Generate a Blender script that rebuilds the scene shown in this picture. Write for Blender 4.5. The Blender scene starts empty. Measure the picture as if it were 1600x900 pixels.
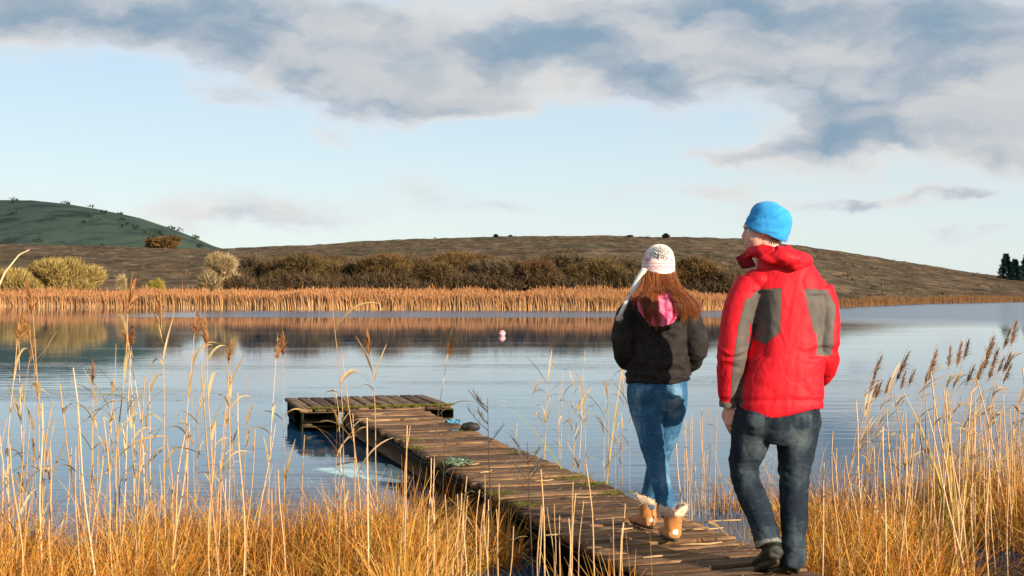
import bpy, bmesh, math, random
import numpy as np
from mathutils import Vector, Matrix
from mathutils.bvhtree import BVHTree

random.seed(7)
RNG = np.random.default_rng(11)
SC = bpy.context.scene
COL = SC.collection
PI = math.pi

# ------------------------------------------------------------------ camera
CAMZ = 1.65            # eye height above the lake surface
FPX = 2000.0           # focal length in 1600-px-wide pixels
cam_data = bpy.data.cameras.new('camera')
cam_data.sensor_width = 36.0
cam_data.lens = 36.0 * FPX / 1600.0
cam_data.clip_start = 0.05
cam_data.clip_end = 20000.0
cam = bpy.data.objects.new('camera', cam_data)
cam.location = (0, 0, CAMZ)
cam.rotation_euler = (math.radians(90), 0, 0)
COL.objects.link(cam)
SC.camera = cam

# ------------------------------------------------------------------ exposure
SC.view_settings.view_transform = 'Standard'
SC.view_settings.look = 'None'
SC.view_settings.gamma = 1.0
SC.view_settings.use_curve_mapping = False
SC.view_settings.exposure = 0.85

# ------------------------------------------------------------------ sun
SUN_AZ = math.radians(136.0)      # compass angle from +Y towards +X: behind the camera, to the right
SUN_EL = math.radians(16.0)
to_sun = Vector((math.sin(SUN_AZ) * math.cos(SUN_EL), math.cos(SUN_AZ) * math.cos(SUN_EL), math.sin(SUN_EL)))
sun_data = bpy.data.lights.new('sun', 'SUN')
sun_data.energy = 5.0
sun_data.angle = math.radians(0.5)
sun_data.color = (1.0, 0.86, 0.68)
sun = bpy.data.objects.new('sun', sun_data)
sun.rotation_euler = (-to_sun).to_track_quat('-Z', 'Y').to_euler()
COL.objects.link(sun)


class NT:
    """tiny helper for node trees"""
    def __init__(self, tree):
        self.t = tree
        self.n = tree.nodes
        self.l = tree.links

    def node(self, kind, **kw):
        nd = self.n.new(kind)
        for k, v in kw.items():
            setattr(nd, k, v)
        return nd

    def put(self, sock, v):
        if v is None:
            return
        if hasattr(v, 'is_output') or isinstance(v, bpy.types.NodeSocket):
            self.l.new(v, sock)
        else:
            if isinstance(v, (tuple, list)) and len(v) == 3 and sock.type == 'RGBA':
                v = (*v, 1.0)
            sock.default_value = v

    def m(self, op, a, b=None, c=None, clamp=False):
        nd = self.node('ShaderNodeMath', operation=op, use_clamp=clamp)
        self.put(nd.inputs[0], a)
        self.put(nd.inputs[1], b)
        self.put(nd.inputs[2], c)
        return nd.outputs[0]

    def vm(self, op, a, b=None):
        nd = self.node('ShaderNodeVectorMath', operation=op)
        self.put(nd.inputs[0], a)
        if b is not None:
            self.put(nd.inputs[1], b)
        return nd.outputs[0]

    def xyz(self, v):
        nd = self.node('ShaderNodeSeparateXYZ')
        self.put(nd.inputs[0], v)
        return nd.outputs

    def comb(self, x, y, z):
        nd = self.node('ShaderNodeCombineXYZ')
        for i, v in enumerate((x, y, z)):
            self.put(nd.inputs[i], v)
        return nd.outputs[0]

    def noise(self, vec, scale, detail=4, rough=0.55, dist=0.0, dim='3D', col=False):
        nd = self.node('ShaderNodeTexNoise', noise_dimensions=dim)
        if vec is not None:
            self.put(nd.inputs['Vector'], vec)
        nd.inputs['Scale'].default_value = scale
        nd.inputs['Detail'].default_value = detail
        nd.inputs['Roughness'].default_value = rough
        nd.inputs['Distortion'].default_value = dist
        return nd.outputs['Color' if col else 'Fac']

    def mix(self, f, a, b):
        nd = self.node('ShaderNodeMix', data_type='RGBA')
        self.put(nd.inputs[0], f)
        self.put(nd.inputs[6], a)
        self.put(nd.inputs[7], b)
        return nd.outputs[2]

    def mul(self, a, b):
        nd = self.node('ShaderNodeMix', data_type='RGBA', blend_type='MULTIPLY')
        nd.inputs[0].default_value = 1.0
        self.put(nd.inputs[6], a)
        self.put(nd.inputs[7], b)
        return nd.outputs[2]

    def smooth(self, v, lo, hi, to0=0.0, to1=1.0):
        nd = self.node('ShaderNodeMapRange', interpolation_type='SMOOTHSTEP')
        self.put(nd.inputs[0], v)
        self.put(nd.inputs[1], lo)
        self.put(nd.inputs[2], hi)
        self.put(nd.inputs[3], to0)
        self.put(nd.inputs[4], to1)
        return nd.outputs[0]

    def ramp(self, f, stops):
        nd = self.node('ShaderNodeValToRGB')
        el = nd.color_ramp.elements
        while len(el) < len(stops):
            el.new(0.5)
        for e, (p, c) in zip(el, stops):
            e.position = p
            e.color = (*c, 1.0)
        self.put(nd.inputs[0], f)
        return nd.outputs[0]

    def bump(self, h, strength=0.5, dist=0.01, normal=None):
        nd = self.node('ShaderNodeBump')
        self.put(nd.inputs['Strength'], strength)
        nd.inputs['Distance'].default_value = dist
        self.put(nd.inputs['Height'], h)
        if normal is not None:
            self.put(nd.inputs['Normal'], normal)
        return nd.outputs[0]


# ------------------------------------------------------------------ world: daylight sky with broken cloud
WORLD = bpy.data.worlds.new('World')
SC.world = WORLD
WORLD.use_nodes = True
WORLD.cycles.sampling_method = 'MANUAL'
WORLD.cycles.sample_map_resolution = 512
WORLD.node_tree.nodes.clear()
W = NT(WORLD.node_tree)
SKY_STRENGTH = 0.072
sky = W.node('ShaderNodeTexSky', sky_type='NISHITA')
sky.sun_disc = False
sky.sun_elevation = SUN_EL
sky.sun_rotation = SUN_AZ
sky.altitude = 100.0
sky.air_density = 1.0
sky.dust_density = 0.4
sky.ozone_density = 1.2
tc = W.node('ShaderNodeTexCoord')
dx, dy, dz = W.xyz(tc.outputs['Generated'])
az = W.m('ARCTAN2', dx, dy)
el = W.m('ARCSINE', dz)
U0 = W.m('MULTIPLY', az, 20.0)      # one unit is about 2.9 degrees
V0 = W.m('MULTIPLY', el, 20.0)
P0 = W.comb(U0, V0, 0.0)
# slow warp so that the banks have ragged outlines
wn = W.noise(W.vm('MULTIPLY', P0, (0.55, 1.0, 1.0)), 1.0, 5, 0.6, col=True)
wv = W.vm('SUBTRACT', wn, (0.5, 0.5, 0.5))
PW = W.vm('ADD', P0, W.vm('MULTIPLY', wv, (2.0, 1.1, 0.0)))
U, V, _ = W.xyz(PW)


def cloud_bank(px, py, rx, ry, w, slope=0.0):
    u = math.atan((px - 800) / 2000) * 20
    v = math.atan((450 - py) / 2000) * 20
    du = W.m('SUBTRACT', U, u)
    dv = W.m('SUBTRACT', W.m('SUBTRACT', V, v), W.m('MULTIPLY', du, slope))
    a = W.m('POWER', W.m('ABSOLUTE', W.m('DIVIDE', du, rx / 100)), 2.0)
    b = W.m('POWER', W.m('ABSOLUTE', W.m('DIVIDE', dv, ry / 100)), 2.0)
    g = W.m('EXPONENT', W.m('MULTIPLY', W.m('ADD', a, b), -1.0))
    return W.m('MULTIPLY', g, w * 0.92)


BANKS = [
    (30, 25, 190, 62, 0.8, 0), (330, 40, 210, 75, 0.8, -0.10), (560, 70, 200, 62, 0.75, -0.12), (650, 135, 170, 48, 0.62, 0.05),
    (735, 165, 140, 30, 0.45, 0.05), (980, 40, 330, 75, 0.85, -0.02), (1060, 105, 190, 40, 0.5, 0.03), (1380, 85, 300, 95, 0.95, -0.05),
    (1310, 225, 150, 62, 0.72, 0.1), (1590, 215, 120, 85, 0.8, 0.15), (1450, 170, 160, 60, 0.55, 0.1),
    (350, 146, 60, 20, 0.34, 0), (1150, 238, 90, 12, 0.42, 0.03), (1115, 296, 90, 17, 0.42, 0.0),
    (650, 300, 90, 30, 0.36, 0), (250, 325, 330, 26, 0.34, -0.03), (420, 350, 240, 18, 0.30, 0.0), (780, 325, 130, 20, 0.34, 0.04),
    (1255, 332, 95, 20, 0.44, -0.02), (1425, 322, 50, 12, 0.46, 0.1), (1560, 370, 50, 15, 0.46, 0.05), (960, 300, 60, 12, 0.3, 0),
    (1345, 336, 34, 9, 0.38, 0), (510, 215, 60, 15, 0.28, 0), (1510, 320, 34, 9, 0.38, 0.1), (1470, 372, 40, 10, 0.34, 0),
]
dens = None
for b in BANKS:
    g = cloud_bank(*b)
    dens = g if dens is None else W.m('ADD', dens, g)
# cloud cover that goes on in every other direction and overhead
over = W.smooth(V0, 4.6, 7.5, 0.0, 0.34)
away = W.m('MULTIPLY', W.smooth(W.m('ABSOLUTE', az), 0.42, 0.8, 0.0, 0.26), W.smooth(V0, 0.6, 3.0))
dens = W.m('ADD', dens, W.m('MAXIMUM', over, away))
fb = W.noise(W.vm('MULTIPLY', PW, (0.8, 1.7, 1.0)), 0.8, 8, 0.52)
fine = W.m('MULTIPLY', W.m('SUBTRACT', fb, 0.5), 0.8)
dens = W.m('ADD', dens, fine)
cover = W.smooth(dens, 0.08, 0.58)
thick = W.smooth(dens, 0.20, 0.82)
# cauliflower light: cream where the bank bulges towards the sun, slate in its thick underside
lump = W.noise(W.vm('ADD', W.vm('MULTIPLY', PW, (0.75, 1.5, 1.0)), (3.1, -0.35, 7.0)), 0.62, 4, 0.48)
lit = W.smooth(lump, 0.42, 0.62)
k = 1.0 / SKY_STRENGTH
def sc3(c, f=k * 0.655):
    return tuple(x * f for x in c)
cl_thin = sc3((0.66, 0.68, 0.71))
cl_slate = sc3((0.195, 0.29, 0.39))
cl_cream = sc3((0.68, 0.65, 0.62))
vary = W.noise(W.vm('ADD', W.vm('MULTIPLY', PW, (0.5, 1.3, 1.0)), (11.0, 5.0, 2.0)), 1.0, 5, 0.5)
slate = W.mix(W.smooth(vary, 0.38, 0.66), cl_slate, sc3((0.37, 0.41, 0.46)))
body = W.mix(thick, cl_thin, slate)
body = W.mix(W.m('MULTIPLY', lit, W.m('SUBTRACT', 0.95, W.m('MULTIPLY', thick, 0.38))), body, cl_cream)
veil_f = W.smooth(V0, -1.0, 14.0, 0.74, 0.10)          # high thin haze, paler towards the horizon all the way round
veil = W.mix(W.smooth(V0, 0.0, 5.0), sc3((0.66, 0.76, 0.81)), sc3((0.52, 0.68, 0.84)))
SKYGAIN = W.mix(veil_f, sky.outputs[0], veil)
skycol = W.mix(W.m('MULTIPLY', cover, 0.92), SKYGAIN, body)
bg = W.node('ShaderNodeBackground')
W.put(bg.inputs[0], skycol)
bg.inputs[1].default_value = SKY_STRENGTH
wout = W.node('ShaderNodeOutputWorld')
W.l.new(bg.outputs[0], wout.inputs[0])

# ------------------------------------------------------------------ helpers


def place(px, py, z):
    """world point at height z that the photograph shows at pixel (px, py) below the horizon"""
    d = (CAMZ - z) * FPX / (py - 450.0)
    return Vector(((px - 800.0) / FPX * d, d, z))


def at(px, py, d):
    return Vector(((px - 800.0) / FPX * d, d, CAMZ - (py - 450.0) / FPX * d))


def vhash(ix, iy, iz, seed):
    n = ix.astype(np.int64) * 73856093 ^ iy.astype(np.int64) * 19349663 ^ iz.astype(np.int64) * 83492791 ^ np.int64(seed * 2654435)
    n = (n ^ (n >> 13)) & 0x7fffffff
    n = (n * ((n * n * 15731 + 789221) & 0x7fffffff) + 1376312589) & 0x7fffffff
    return 1.0 - n / 1073741824.0


def vnoise(p, scale=1.0, seed=0):
    """value noise in -1..1 at points p (N,3)"""
    q = np.asarray(p, float) * scale
    i = np.floor(q).astype(np.int64)
    f = q - i
    f = f * f * f * (f * (f * 6 - 15) + 10)
    r = 0
    for a in (0, 1):
        wa = f[:, 0] if a else 1 - f[:, 0]
        for b in (0, 1):
            wb = f[:, 1] if b else 1 - f[:, 1]
            for c in (0, 1):
                wc = f[:, 2] if c else 1 - f[:, 2]
                r = r + wa * wb * wc * vhash(i[:, 0] + a, i[:, 1] + b, i[:, 2] + c, seed)
    return r


def fbm(p, scale=1.0, octs=4, seed=0, gain=0.5):
    r, a, t = 0, 1.0, 0
    for o in range(octs):
        r = r + a * vnoise(p, scale * 2 ** o, seed + o)
        t += a
        a *= gain
    return r / t


def mesh_np(name, V, Q=None, T=None, col=None, attrs=None, smooth=False):
    me = bpy.data.meshes.new(name)
    V = np.asarray(V, np.float32)
    polys = []
    Q = np.zeros((0, 4), np.int32) if Q is None else np.asarray(Q, np.int32).reshape(-1, 4)
    T = np.zeros((0, 3), np.int32) if T is None else np.asarray(T, np.int32).reshape(-1, 3)
    nq, nt = len(Q), len(T)
    me.vertices.add(len(V))
    me.vertices.foreach_set('co', V.ravel())
    me.loops.add(nq * 4 + nt * 3)
    me.loops.foreach_set('vertex_index', np.concatenate([Q.ravel(), T.ravel()]))
    me.polygons.add(nq + nt)
    st = np.concatenate([np.arange(nq) * 4, nq * 4 + np.arange(nt) * 3]).astype(np.int32)
    me.polygons.foreach_set('loop_start', st)
    if smooth:
        me.polygons.foreach_set('use_smooth', np.ones(nq + nt, bool))
    me.update(calc_edges=True)
    if col is not None:
        a = me.color_attributes.new('tint', 'FLOAT_COLOR', 'POINT')
        c = np.ones((len(V), 4), np.float32)
        c[:, :3] = col
        a.data.foreach_set('color', c.ravel())
    for k_, v in (attrs or {}).items():
        a = me.attributes.new(k_, 'FLOAT', 'POINT')
        a.data.foreach_set('value', np.asarray(v, np.float32))
    me.validate()
    return me


def obj(name, me, mat=None, parent=None, loc=None):
    o = bpy.data.objects.new(name, me)
    COL.objects.link(o)
    if mat is not None and me is not None:
        if not isinstance(mat, (list, tuple)):
            mat = [mat]
        for m_ in mat:
            me.materials.append(m_)
    if parent is not None:
        o.parent = parent
    if loc is not None:
        o.location = loc
    return o


def tag(o, label=None, cat=None, group=None, kind=None):
    if label:
        o['label'] = label
    if cat:
        o['category'] = cat
    if group:
        o['group'] = group
    if kind:
        o['kind'] = kind
    return o


def thing(name, label, cat, loc=(0, 0, 0), group=None):
    o = bpy.data.objects.new(name, None)
    o.empty_display_size = 0.1
    COL.objects.link(o)
    o.location = loc
    return tag(o, label, cat, group)


def copy_tree(root):
    r = root.copy()
    COL.objects.link(r)
    for ch in root.children:
        c = ch.copy()
        COL.objects.link(c)
        c.parent = r
        for g in ch.children:
            d = g.copy()
            COL.objects.link(d)
            d.parent = c
    return r


class MB:
    """collects vertices and faces of one part"""
    def __init__(self):
        self.V, self.Q, self.T, self.C = [], [], [], []
        self.n = 0

    def add(self, V, Q=(), T=(), c=None):
        V = np.asarray(V, float).reshape(-1, 3)
        self.V.append(V)
        if len(Q):
            self.Q.append(np.asarray(Q, int).reshape(-1, 4) + self.n)
        if len(T):
            self.T.append(np.asarray(T, int).reshape(-1, 3) + self.n)
        if c is not None:
            cc = np.zeros((len(V), 3))
            cc[:] = c
            self.C.append(cc)
        self.n += len(V)
        return self

    def mesh(self, name, smooth=False):
        V = np.concatenate(self.V)
        Q = np.concatenate(self.Q) if self.Q else None
        T = np.concatenate(self.T) if self.T else None
        C = np.concatenate(self.C) if self.C else None
        return mesh_np(name, V, Q, T, C, smooth=smooth)

    def tube(self, pts, radii, sides=6, c=None, ref=None, flat=1.0, caps=True):
        """swept tube through pts; radii scalar or list; flat squashes it across ref"""
        pts = np.asarray(pts, float)
        m = len(pts)
        radii = np.broadcast_to(np.asarray(radii, float), (m,))
        V = []
        prev = None
        for i in range(m):
            t = pts[min(i + 1, m - 1)] - pts[max(i - 1, 0)]
            t = t / (np.linalg.norm(t) + 1e-12)
            a = np.asarray(ref, float) if ref is not None else (prev if prev is not None else (np.array((1.0, 0, 0)) if abs(t[0]) < 0.8 else np.array((0, 1.0, 0))))
            a = a - t * a.dot(t)
            a /= (np.linalg.norm(a) + 1e-12)
            b = np.cross(t, a)
            prev = a
            for s in range(sides):
                th = 2 * PI * s / sides
                V.append(pts[i] + radii[i] * (math.cos(th) * a + flat * math.sin(th) * b))
        Q = []
        for i in range(m - 1):
            for s in range(sides):
                s2 = (s + 1) % sides
                Q.append((i * sides + s, i * sides + s2, (i + 1) * sides + s2, (i + 1) * sides + s))
        T = []
        if caps:
            V.append(pts[0]); V.append(pts[-1])
            for s in range(sides):
                s2 = (s + 1) % sides
                T.append((m * sides, s2, s))
                T.append((m * sides + 1, (m - 1) * sides + s, (m - 1) * sides + s2))
        return self.add(V, Q, T, c)

    def box(self, M, size, ch=0.004, c=None):
        """box with chamfered edges, centred, placed by matrix M"""
        hx, hy, hz = (s / 2 for s in size)
        V = []
        for sx in (-1, 1):
            for sy in (-1, 1):
                for sz in (-1, 1):
                    V.append((sx * (hx - ch), sy * (hy - ch), sz * hz))
                    V.append((sx * (hx - ch), sy * hy, sz * (hz - ch)))
                    V.append((sx * hx, sy * (hy - ch), sz * (hz - ch)))
        def i(sx, sy, sz, k_):
            return (sx * 4 + sy * 2 + sz) * 3 + k_
        Q, T = [], []
        for s in (0, 1):
            q = [i(0, 0, s, 0), i(1, 0, s, 0), i(1, 1, s, 0), i(0, 1, s, 0)]
            Q.append(q if s else q[::-1])
            q = [i(0, s, 0, 1), i(0, s, 1, 1), i(1, s, 1, 1), i(1, s, 0, 1)]
            Q.append(q if s else q[::-1])
            q = [i(s, 0, 0, 2), i(s, 1, 0, 2), i(s, 1, 1, 2), i(s, 0, 1, 2)]
            Q.append(q if s else q[::-1])
        for a in (0, 1):
            for b in (0, 1):
                q = [i(0, a, b, 0), i(1, a, b, 0), i(1, a, b, 1), i(0, a, b, 1)]
                Q.append(q if (a ^ b) else q[::-1])
                q = [i(a, 0, b, 0), i(a, 0, b, 2), i(a, 1, b, 2), i(a, 1, b, 0)]
                Q.append(q if (a ^ b) else q[::-1])
                q = [i(a, b, 0, 1), i(a, b, 1, 1), i(a, b, 1, 2), i(a, b, 0, 2)]
                Q.append(q if (a ^ b) else q[::-1])
                for s in (0, 1):
                    t = [i(a, b, s, 0), i(a, b, s, 1), i(a, b, s, 2)]
                    T.append(t if (a ^ b ^ s) else t[::-1])
        V = [M @ Vector(v) for v in V]
        return self.add([tuple(v) for v in V], Q, T, c)


def ellipsoid(mb, c, r, R=None, seg=16, rings=10, col=None):
    V = []
    for i in range(rings + 1):
        ph = PI * i / rings
        for j in range(seg):
            th = 2 * PI * j / seg
            v = Vector((math.sin(ph) * math.cos(th) * r[0], math.sin(ph) * math.sin(th) * r[1], math.cos(ph) * r[2]))
            if R is not None:
                v = R @ v
            V.append((c[0] + v.x, c[1] + v.y, c[2] + v.z))
    Q = []
    for i in range(rings):
        for j in range(seg):
            j2 = (j + 1) % seg
            Q.append((i * seg + j, (i + 1) * seg + j, (i + 1) * seg + j2, i * seg + j2))
    return mb.add(V, Q, (), col)


# ------------------------------------------------------------------ materials


def mat_base(name, rough=0.8, spec=0.3):
    m_ = bpy.data.materials.new(name)
    m_.use_nodes = True
    t = NT(m_.node_tree)
    bs = m_.node_tree.nodes['Principled BSDF']
    bs.inputs['Roughness'].default_value = rough
    bs.inputs['Specular IOR Level'].default_value = spec
    return m_, t, bs


def mat_mottle(name, stops, scale=3.0, stretch=(1, 1, 1), rough=0.85, spec=0.25, bump=0.3, bscale=None, bdist=0.01, detail=6, coord='Object', dist=0.0):
    m_, t, bs = mat_base(name, rough, spec)
    c = t.node('ShaderNodeTexCoord').outputs[coord]
    v = t.vm('MULTIPLY', c, stretch)
    f = t.noise(v, scale, detail, 0.6, dist)
    t.put(bs.inputs['Base Color'], t.ramp(f, stops))
    if bump:
        h = t.noise(v, bscale or scale * 4, 6, 0.65)
        t.put(bs.inputs['Normal'], t.bump(h, bump, bdist))
    return m_


def mat_tint(name, rough=0.7, spec=0.25, transl=0.0, var=0.12, vscale=20.0):
    """colour carried by each blade or twig itself"""
    m_, t, bs = mat_base(name, rough, spec)
    a = t.node('ShaderNodeVertexColor', layer_name='tint')
    c = t.node('ShaderNodeTexCoord').outputs['Object']
    f = t.noise(c, vscale, 3, 0.6)
    k_ = t.smooth(f, 0.3, 0.7, 1.0 - var, 1.0 + var)
    vm_ = t.node('ShaderNodeVectorMath', operation='SCALE')
    t.put(vm_.inputs[0], a.outputs[0])
    t.put(vm_.inputs['Scale'], k_)
    t.put(bs.inputs['Base Color'], vm_.outputs[0])
    if transl:
        tr = t.node('ShaderNodeBsdfTranslucent')
        t.put(tr.inputs[0], vm_.outputs[0])
        ms = t.node('ShaderNodeMixShader')
        ms.inputs[0].default_value = transl
        t.l.new(bs.outputs[0], ms.inputs[1])
        t.l.new(tr.outputs[0], ms.inputs[2])
        t.l.new(ms.outputs[0], t.n['Material Output'].inputs[0])
    return m_

# ================================================================== SETTING
# ------------------------------------------------------------------ lake surface
def mat_water():
    m_, t, bs = mat_base('lake_water', 0.03, 0.5)
    bs.inputs['IOR'].default_value = 1.333
    geo = t.node('ShaderNodeNewGeometry')
    p = geo.outputs['Position']
    x, y, z = t.xyz(p)
    # patches where the breeze ruffles the surface (bands parallel to the far shore, opening out to the right)
    wob = t.m('MULTIPLY', t.m('SUBTRACT', t.noise(t.vm('MULTIPLY', p, (0.02, 0.08, 0)), 1.0, 4, 0.6), 0.5), 14.0)
    near_edge = t.m('SUBTRACT', 70.0, t.smooth(x, 8.0, 30.0, 0.0, 24.0))
    yy = t.m('ADD', y, wob)
    band = t.m('MULTIPLY', t.smooth(yy, t.m('SUBTRACT', near_edge, t.smooth(x, 0.0, 25.0, 3.0, 16.0)), t.m('ADD', near_edge, t.smooth(x, 0.0, 25.0, 2.5, 22.0))),
               t.smooth(x, -30.0, -16.0))
    far_cut = t.smooth(yy, t.m('ADD', 91.0, t.smooth(x, 8.0, 30.0, 0.0, 80.0)), t.m('ADD', 96.0, t.smooth(x, 8.0, 30.0, 0.0, 80.0)), 1.0, 0.0)
    band = t.m('MULTIPLY', band, far_cut)
    calm_far = t.smooth(y, 20.0, 34.0, 1.0, 0.04)
    gust = t.m('MULTIPLY', calm_far, t.smooth(t.noise(t.vm('MULTIPLY', p, (0.10, 0.35, 0)), 1.0, 3, 0.6), 0.48, 0.62))
    # ripples: long crests lying across the view, finer ones on top
    w1 = t.noise(t.vm('MULTIPLY', p, (0.55, 2.6, 0)), 1.0, 3, 0.5, 0.6)
    w2 = t.noise(t.vm('MULTIPLY', p, (2.2, 9.0, 0)), 1.0, 3, 0.55, 0.4)
    w3 = t.noise(t.vm('MULTIPLY', p, (7.0, 20.0, 0)), 1.0, 2, 0.5)
    h = t.m('ADD', t.m('MULTIPLY', w1, t.m('ADD', 0.0006, t.m('MULTIPLY', calm_far, 0.0026))), t.m('MULTIPLY', w2, t.m('ADD', 0.0004, t.m('MULTIPLY', gust, 0.0030))))
    h = t.m('ADD', h, t.m('MULTIPLY', w3, t.m('MULTIPLY', band, 0.0026)))
    t.put(bs.inputs['Normal'], t.bump(h, 1.0, 1.0))
    # ripples too far off to be told apart widen the reflection, in streaks
    streak = t.smooth(t.noise(t.vm('MULTIPLY', p, (0.03, 0.45, 0)), 1.0, 4, 0.6), 0.40, 0.70, 0.0, 0.045)
    base_r = t.m('ADD', 0.015, t.m('MULTIPLY', t.smooth(y, 16.0, 34.0), streak))
    t.put(bs.inputs['Roughness'], t.m('MAXIMUM', base_r, t.m('MULTIPLY', band, 0.20)))
    bs.inputs['Base Color'].default_value = (0.011, 0.056, 0.112, 1)
    return m_


xs = np.concatenate([np.linspace(-900, -30, 12), np.linspace(-25, 25, 21), np.linspace(30, 900, 12)])
ys = np.concatenate([np.linspace(-60, 0, 6), np.linspace(2, 40, 20), np.linspace(45, 900, 14)])


def grid_mesh(name, xs, ys, zf, smooth=True, col=None):
    X, Y = np.meshgrid(xs, ys)
    Pn = np.stack([X.ravel(), Y.ravel(), np.zeros(X.size)], 1)
    Pn[:, 2] = zf(Pn)
    nx, ny = len(xs), len(ys)
    i = (np.arange(ny - 1)[:, None] * nx + np.arange(nx - 1)[None, :]).ravel()
    Q = np.stack([i, i + 1, i + nx + 1, i + nx], 1)
    return mesh_np(name, Pn, Q, smooth=smooth)


water = obj('lake_water', grid_mesh('lake_water', xs, ys, lambda p: p[:, 0] * 0, False), mat_water())
tag(water, 'calm blue lake reflecting the sky', kind='structure')

M_MUD = mat_mottle('lake_bed_mud', [(0.3, (0.035, 0.028, 0.018)), (0.7, (0.075, 0.058, 0.035))], 0.6, bump=0.4, bdist=0.05)
gx = np.concatenate([-np.geomspace(6000, 30, 16), np.linspace(-25, 25, 12), np.geomspace(30, 6000, 16)])
ground = obj('ground', grid_mesh('ground', gx, gx, lambda p: -1.2 + 0 * p[:, 0]), M_MUD)
tag(ground, 'dark ground under the lake and hills', kind='structure')

# ------------------------------------------------------------------ near bank
JU = np.array((-0.2875, 0.9578))          # direction in which the jetty runs out
JN = np.array((0.9578, 0.2875))           # across it, to the right
JP = np.array((0.277, 7.38))              # a point on its left edge
JW = 0.86                                 # width
DECK = 0.25                               # deck height above the water


def jetty_coords(x, y):
    q = np.stack([np.asarray(x) - JP[0], np.asarray(y) - JP[1]], -1)
    return q @ JU, q @ JN


def bank_height(p):
    x, y = p[:, 0], p[:, 1]
    edge = 8.0 + 0.35 * np.sin(x * 1.3 + 0.5) + np.where(x > 1.2, 0.5, 0.0)
    q = y - edge
    h = np.where(q < 0, 0.0 + 0.12 * np.clip(-q / 4.0, 0, 1), 0.0 - 0.22 * np.clip(q, 0, 5))
    h = h + 0.07 * fbm(np.stack([x, y, 0 * x], 1), 1.4, 4, 3)
    s, t_ = jetty_coords(x, y)
    # trodden wet hollow beneath the jetty
    under = np.exp(-((t_ - JW / 2) / 0.8) ** 2) * np.clip((s + 3.4) / 0.8, 0, 1)
    return h - 0.22 * under


M_BANK = mat_mottle('bank_peat', [(0.25, (0.030, 0.020, 0.010)), (0.55, (0.085, 0.055, 0.025)), (0.8, (0.15, 0.10, 0.045))], 4.0, bump=0.8, bdist=0.03, rough=0.7)
bank = obj('bank', grid_mesh('bank', np.concatenate([np.linspace(-120, -12, 12), np.linspace(-10, 10, 121), np.linspace(12, 120, 12)]),
                             np.concatenate([np.linspace(-60, 0, 10), np.linspace(1, 13, 81)]), bank_height), M_BANK)
tag(bank, 'peaty bank under the sedge', kind='structure')

# ------------------------------------------------------------------ far shore, moor and hills
RIDGE = [(-3000, 372), (-1200, 384), (-300, 386), (0, 381), (150, 384), (300, 390), (345, 388), (480, 383), (560, 378), (650, 373), (800, 370), (950, 368),
         (1050, 371), (1150, 374), (1250, 385), (1350, 400), (1450, 415), (1550, 430), (1600, 436), (1800, 440), (2600, 425), (5000, 420)]
SHORE = [(-3000, 140), (-600, 125), (0, 117), (250, 109), (500, 101), (800, 96), (1000, 94), (1150, 98), (1310, 108), (1450, 135), (1600, 152), (2000, 165), (5000, 175)]


def shore_dist(px):
    return np.interp(px, [a for a, b in SHORE], [b for a, b in SHORE])


RIDGE_D = 390.0


def moor_height(px, d):
    S = shore_dist(px)
    rz = CAMZ + (450 - np.interp(px, [a for a, b in RIDGE], [b for a, b in RIDGE])) / FPX * RIDGE_D
    q = d - S
    k1 = np.clip(q / 4.0, -1, 1)
    z = np.where(k1 < 0, 0.9 * k1, 0.35 * k1)
    f = np.clip((d - (S + 14)) / (RIDGE_D - S - 14), 0, 1)
    f = f ** 0.85 * (0.35 + 0.65 * f) + 0.10 * np.sin(f * PI) 
    z = z + (rz - 0.35) * f
    back = np.clip((d - RIDGE_D) / 300.0, 0, 1)
    return z - 6.0 * back * back


def moor_mesh():
    ang = np.concatenate([np.linspace(-112, -26, 60), np.linspace(-25.5, 25.5, 400), np.linspace(26, 112, 60)])
    ds = np.concatenate([np.linspace(84, 160, 60), np.linspace(163, 420, 90), np.linspace(440, 700, 10)])
    A, D = np.meshgrid(np.radians(ang), ds)
    # px measured on a flat picture plane ahead, on an angle scale further round
    px = np.where(np.abs(A) < 1.2, 800 + FPX * np.tan(np.clip(A, -1.2, 1.2)), 800 + np.sign(A) * 5000)
    dep = D
    X = np.where(np.abs(A) < 0.6, dep * np.tan(np.clip(A, -0.6, 0.6)), dep * np.tan(0.6) * np.sign(A) + 0)
    # beyond +-34 degrees sweep round instead of stretching
    R = dep / np.cos(0.6)
    X = np.where(np.abs(A) < 0.6, X, R * np.sin(A))
    Y = np.where(np.abs(A) < 0.6, dep, R * np.cos(A))
    Z = moor_height(px.ravel(), dep.ravel())
    Pn = np.stack([X.ravel(), Y.ravel(), Z], 1)
    dd = dep.ravel()
    rough = np.clip((dd - shore_dist(px.ravel()) - 8) / 40, 0, 1)
    Pn[:, 2] += rough * (0.55 * fbm(Pn * (1, 1, 0), 0.05, 3, 21) + 0.30 * fbm(Pn * (1, 1, 0), 0.25, 3, 5))
    nx = len(ang)
    i = (np.arange(len(ds) - 1)[:, None] * nx + np.arange(nx - 1)[None, :]).ravel()
    return mesh_np('moorland', Pn, np.stack([i, i + 1, i + nx + 1, i + nx], 1), smooth=True)


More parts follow.
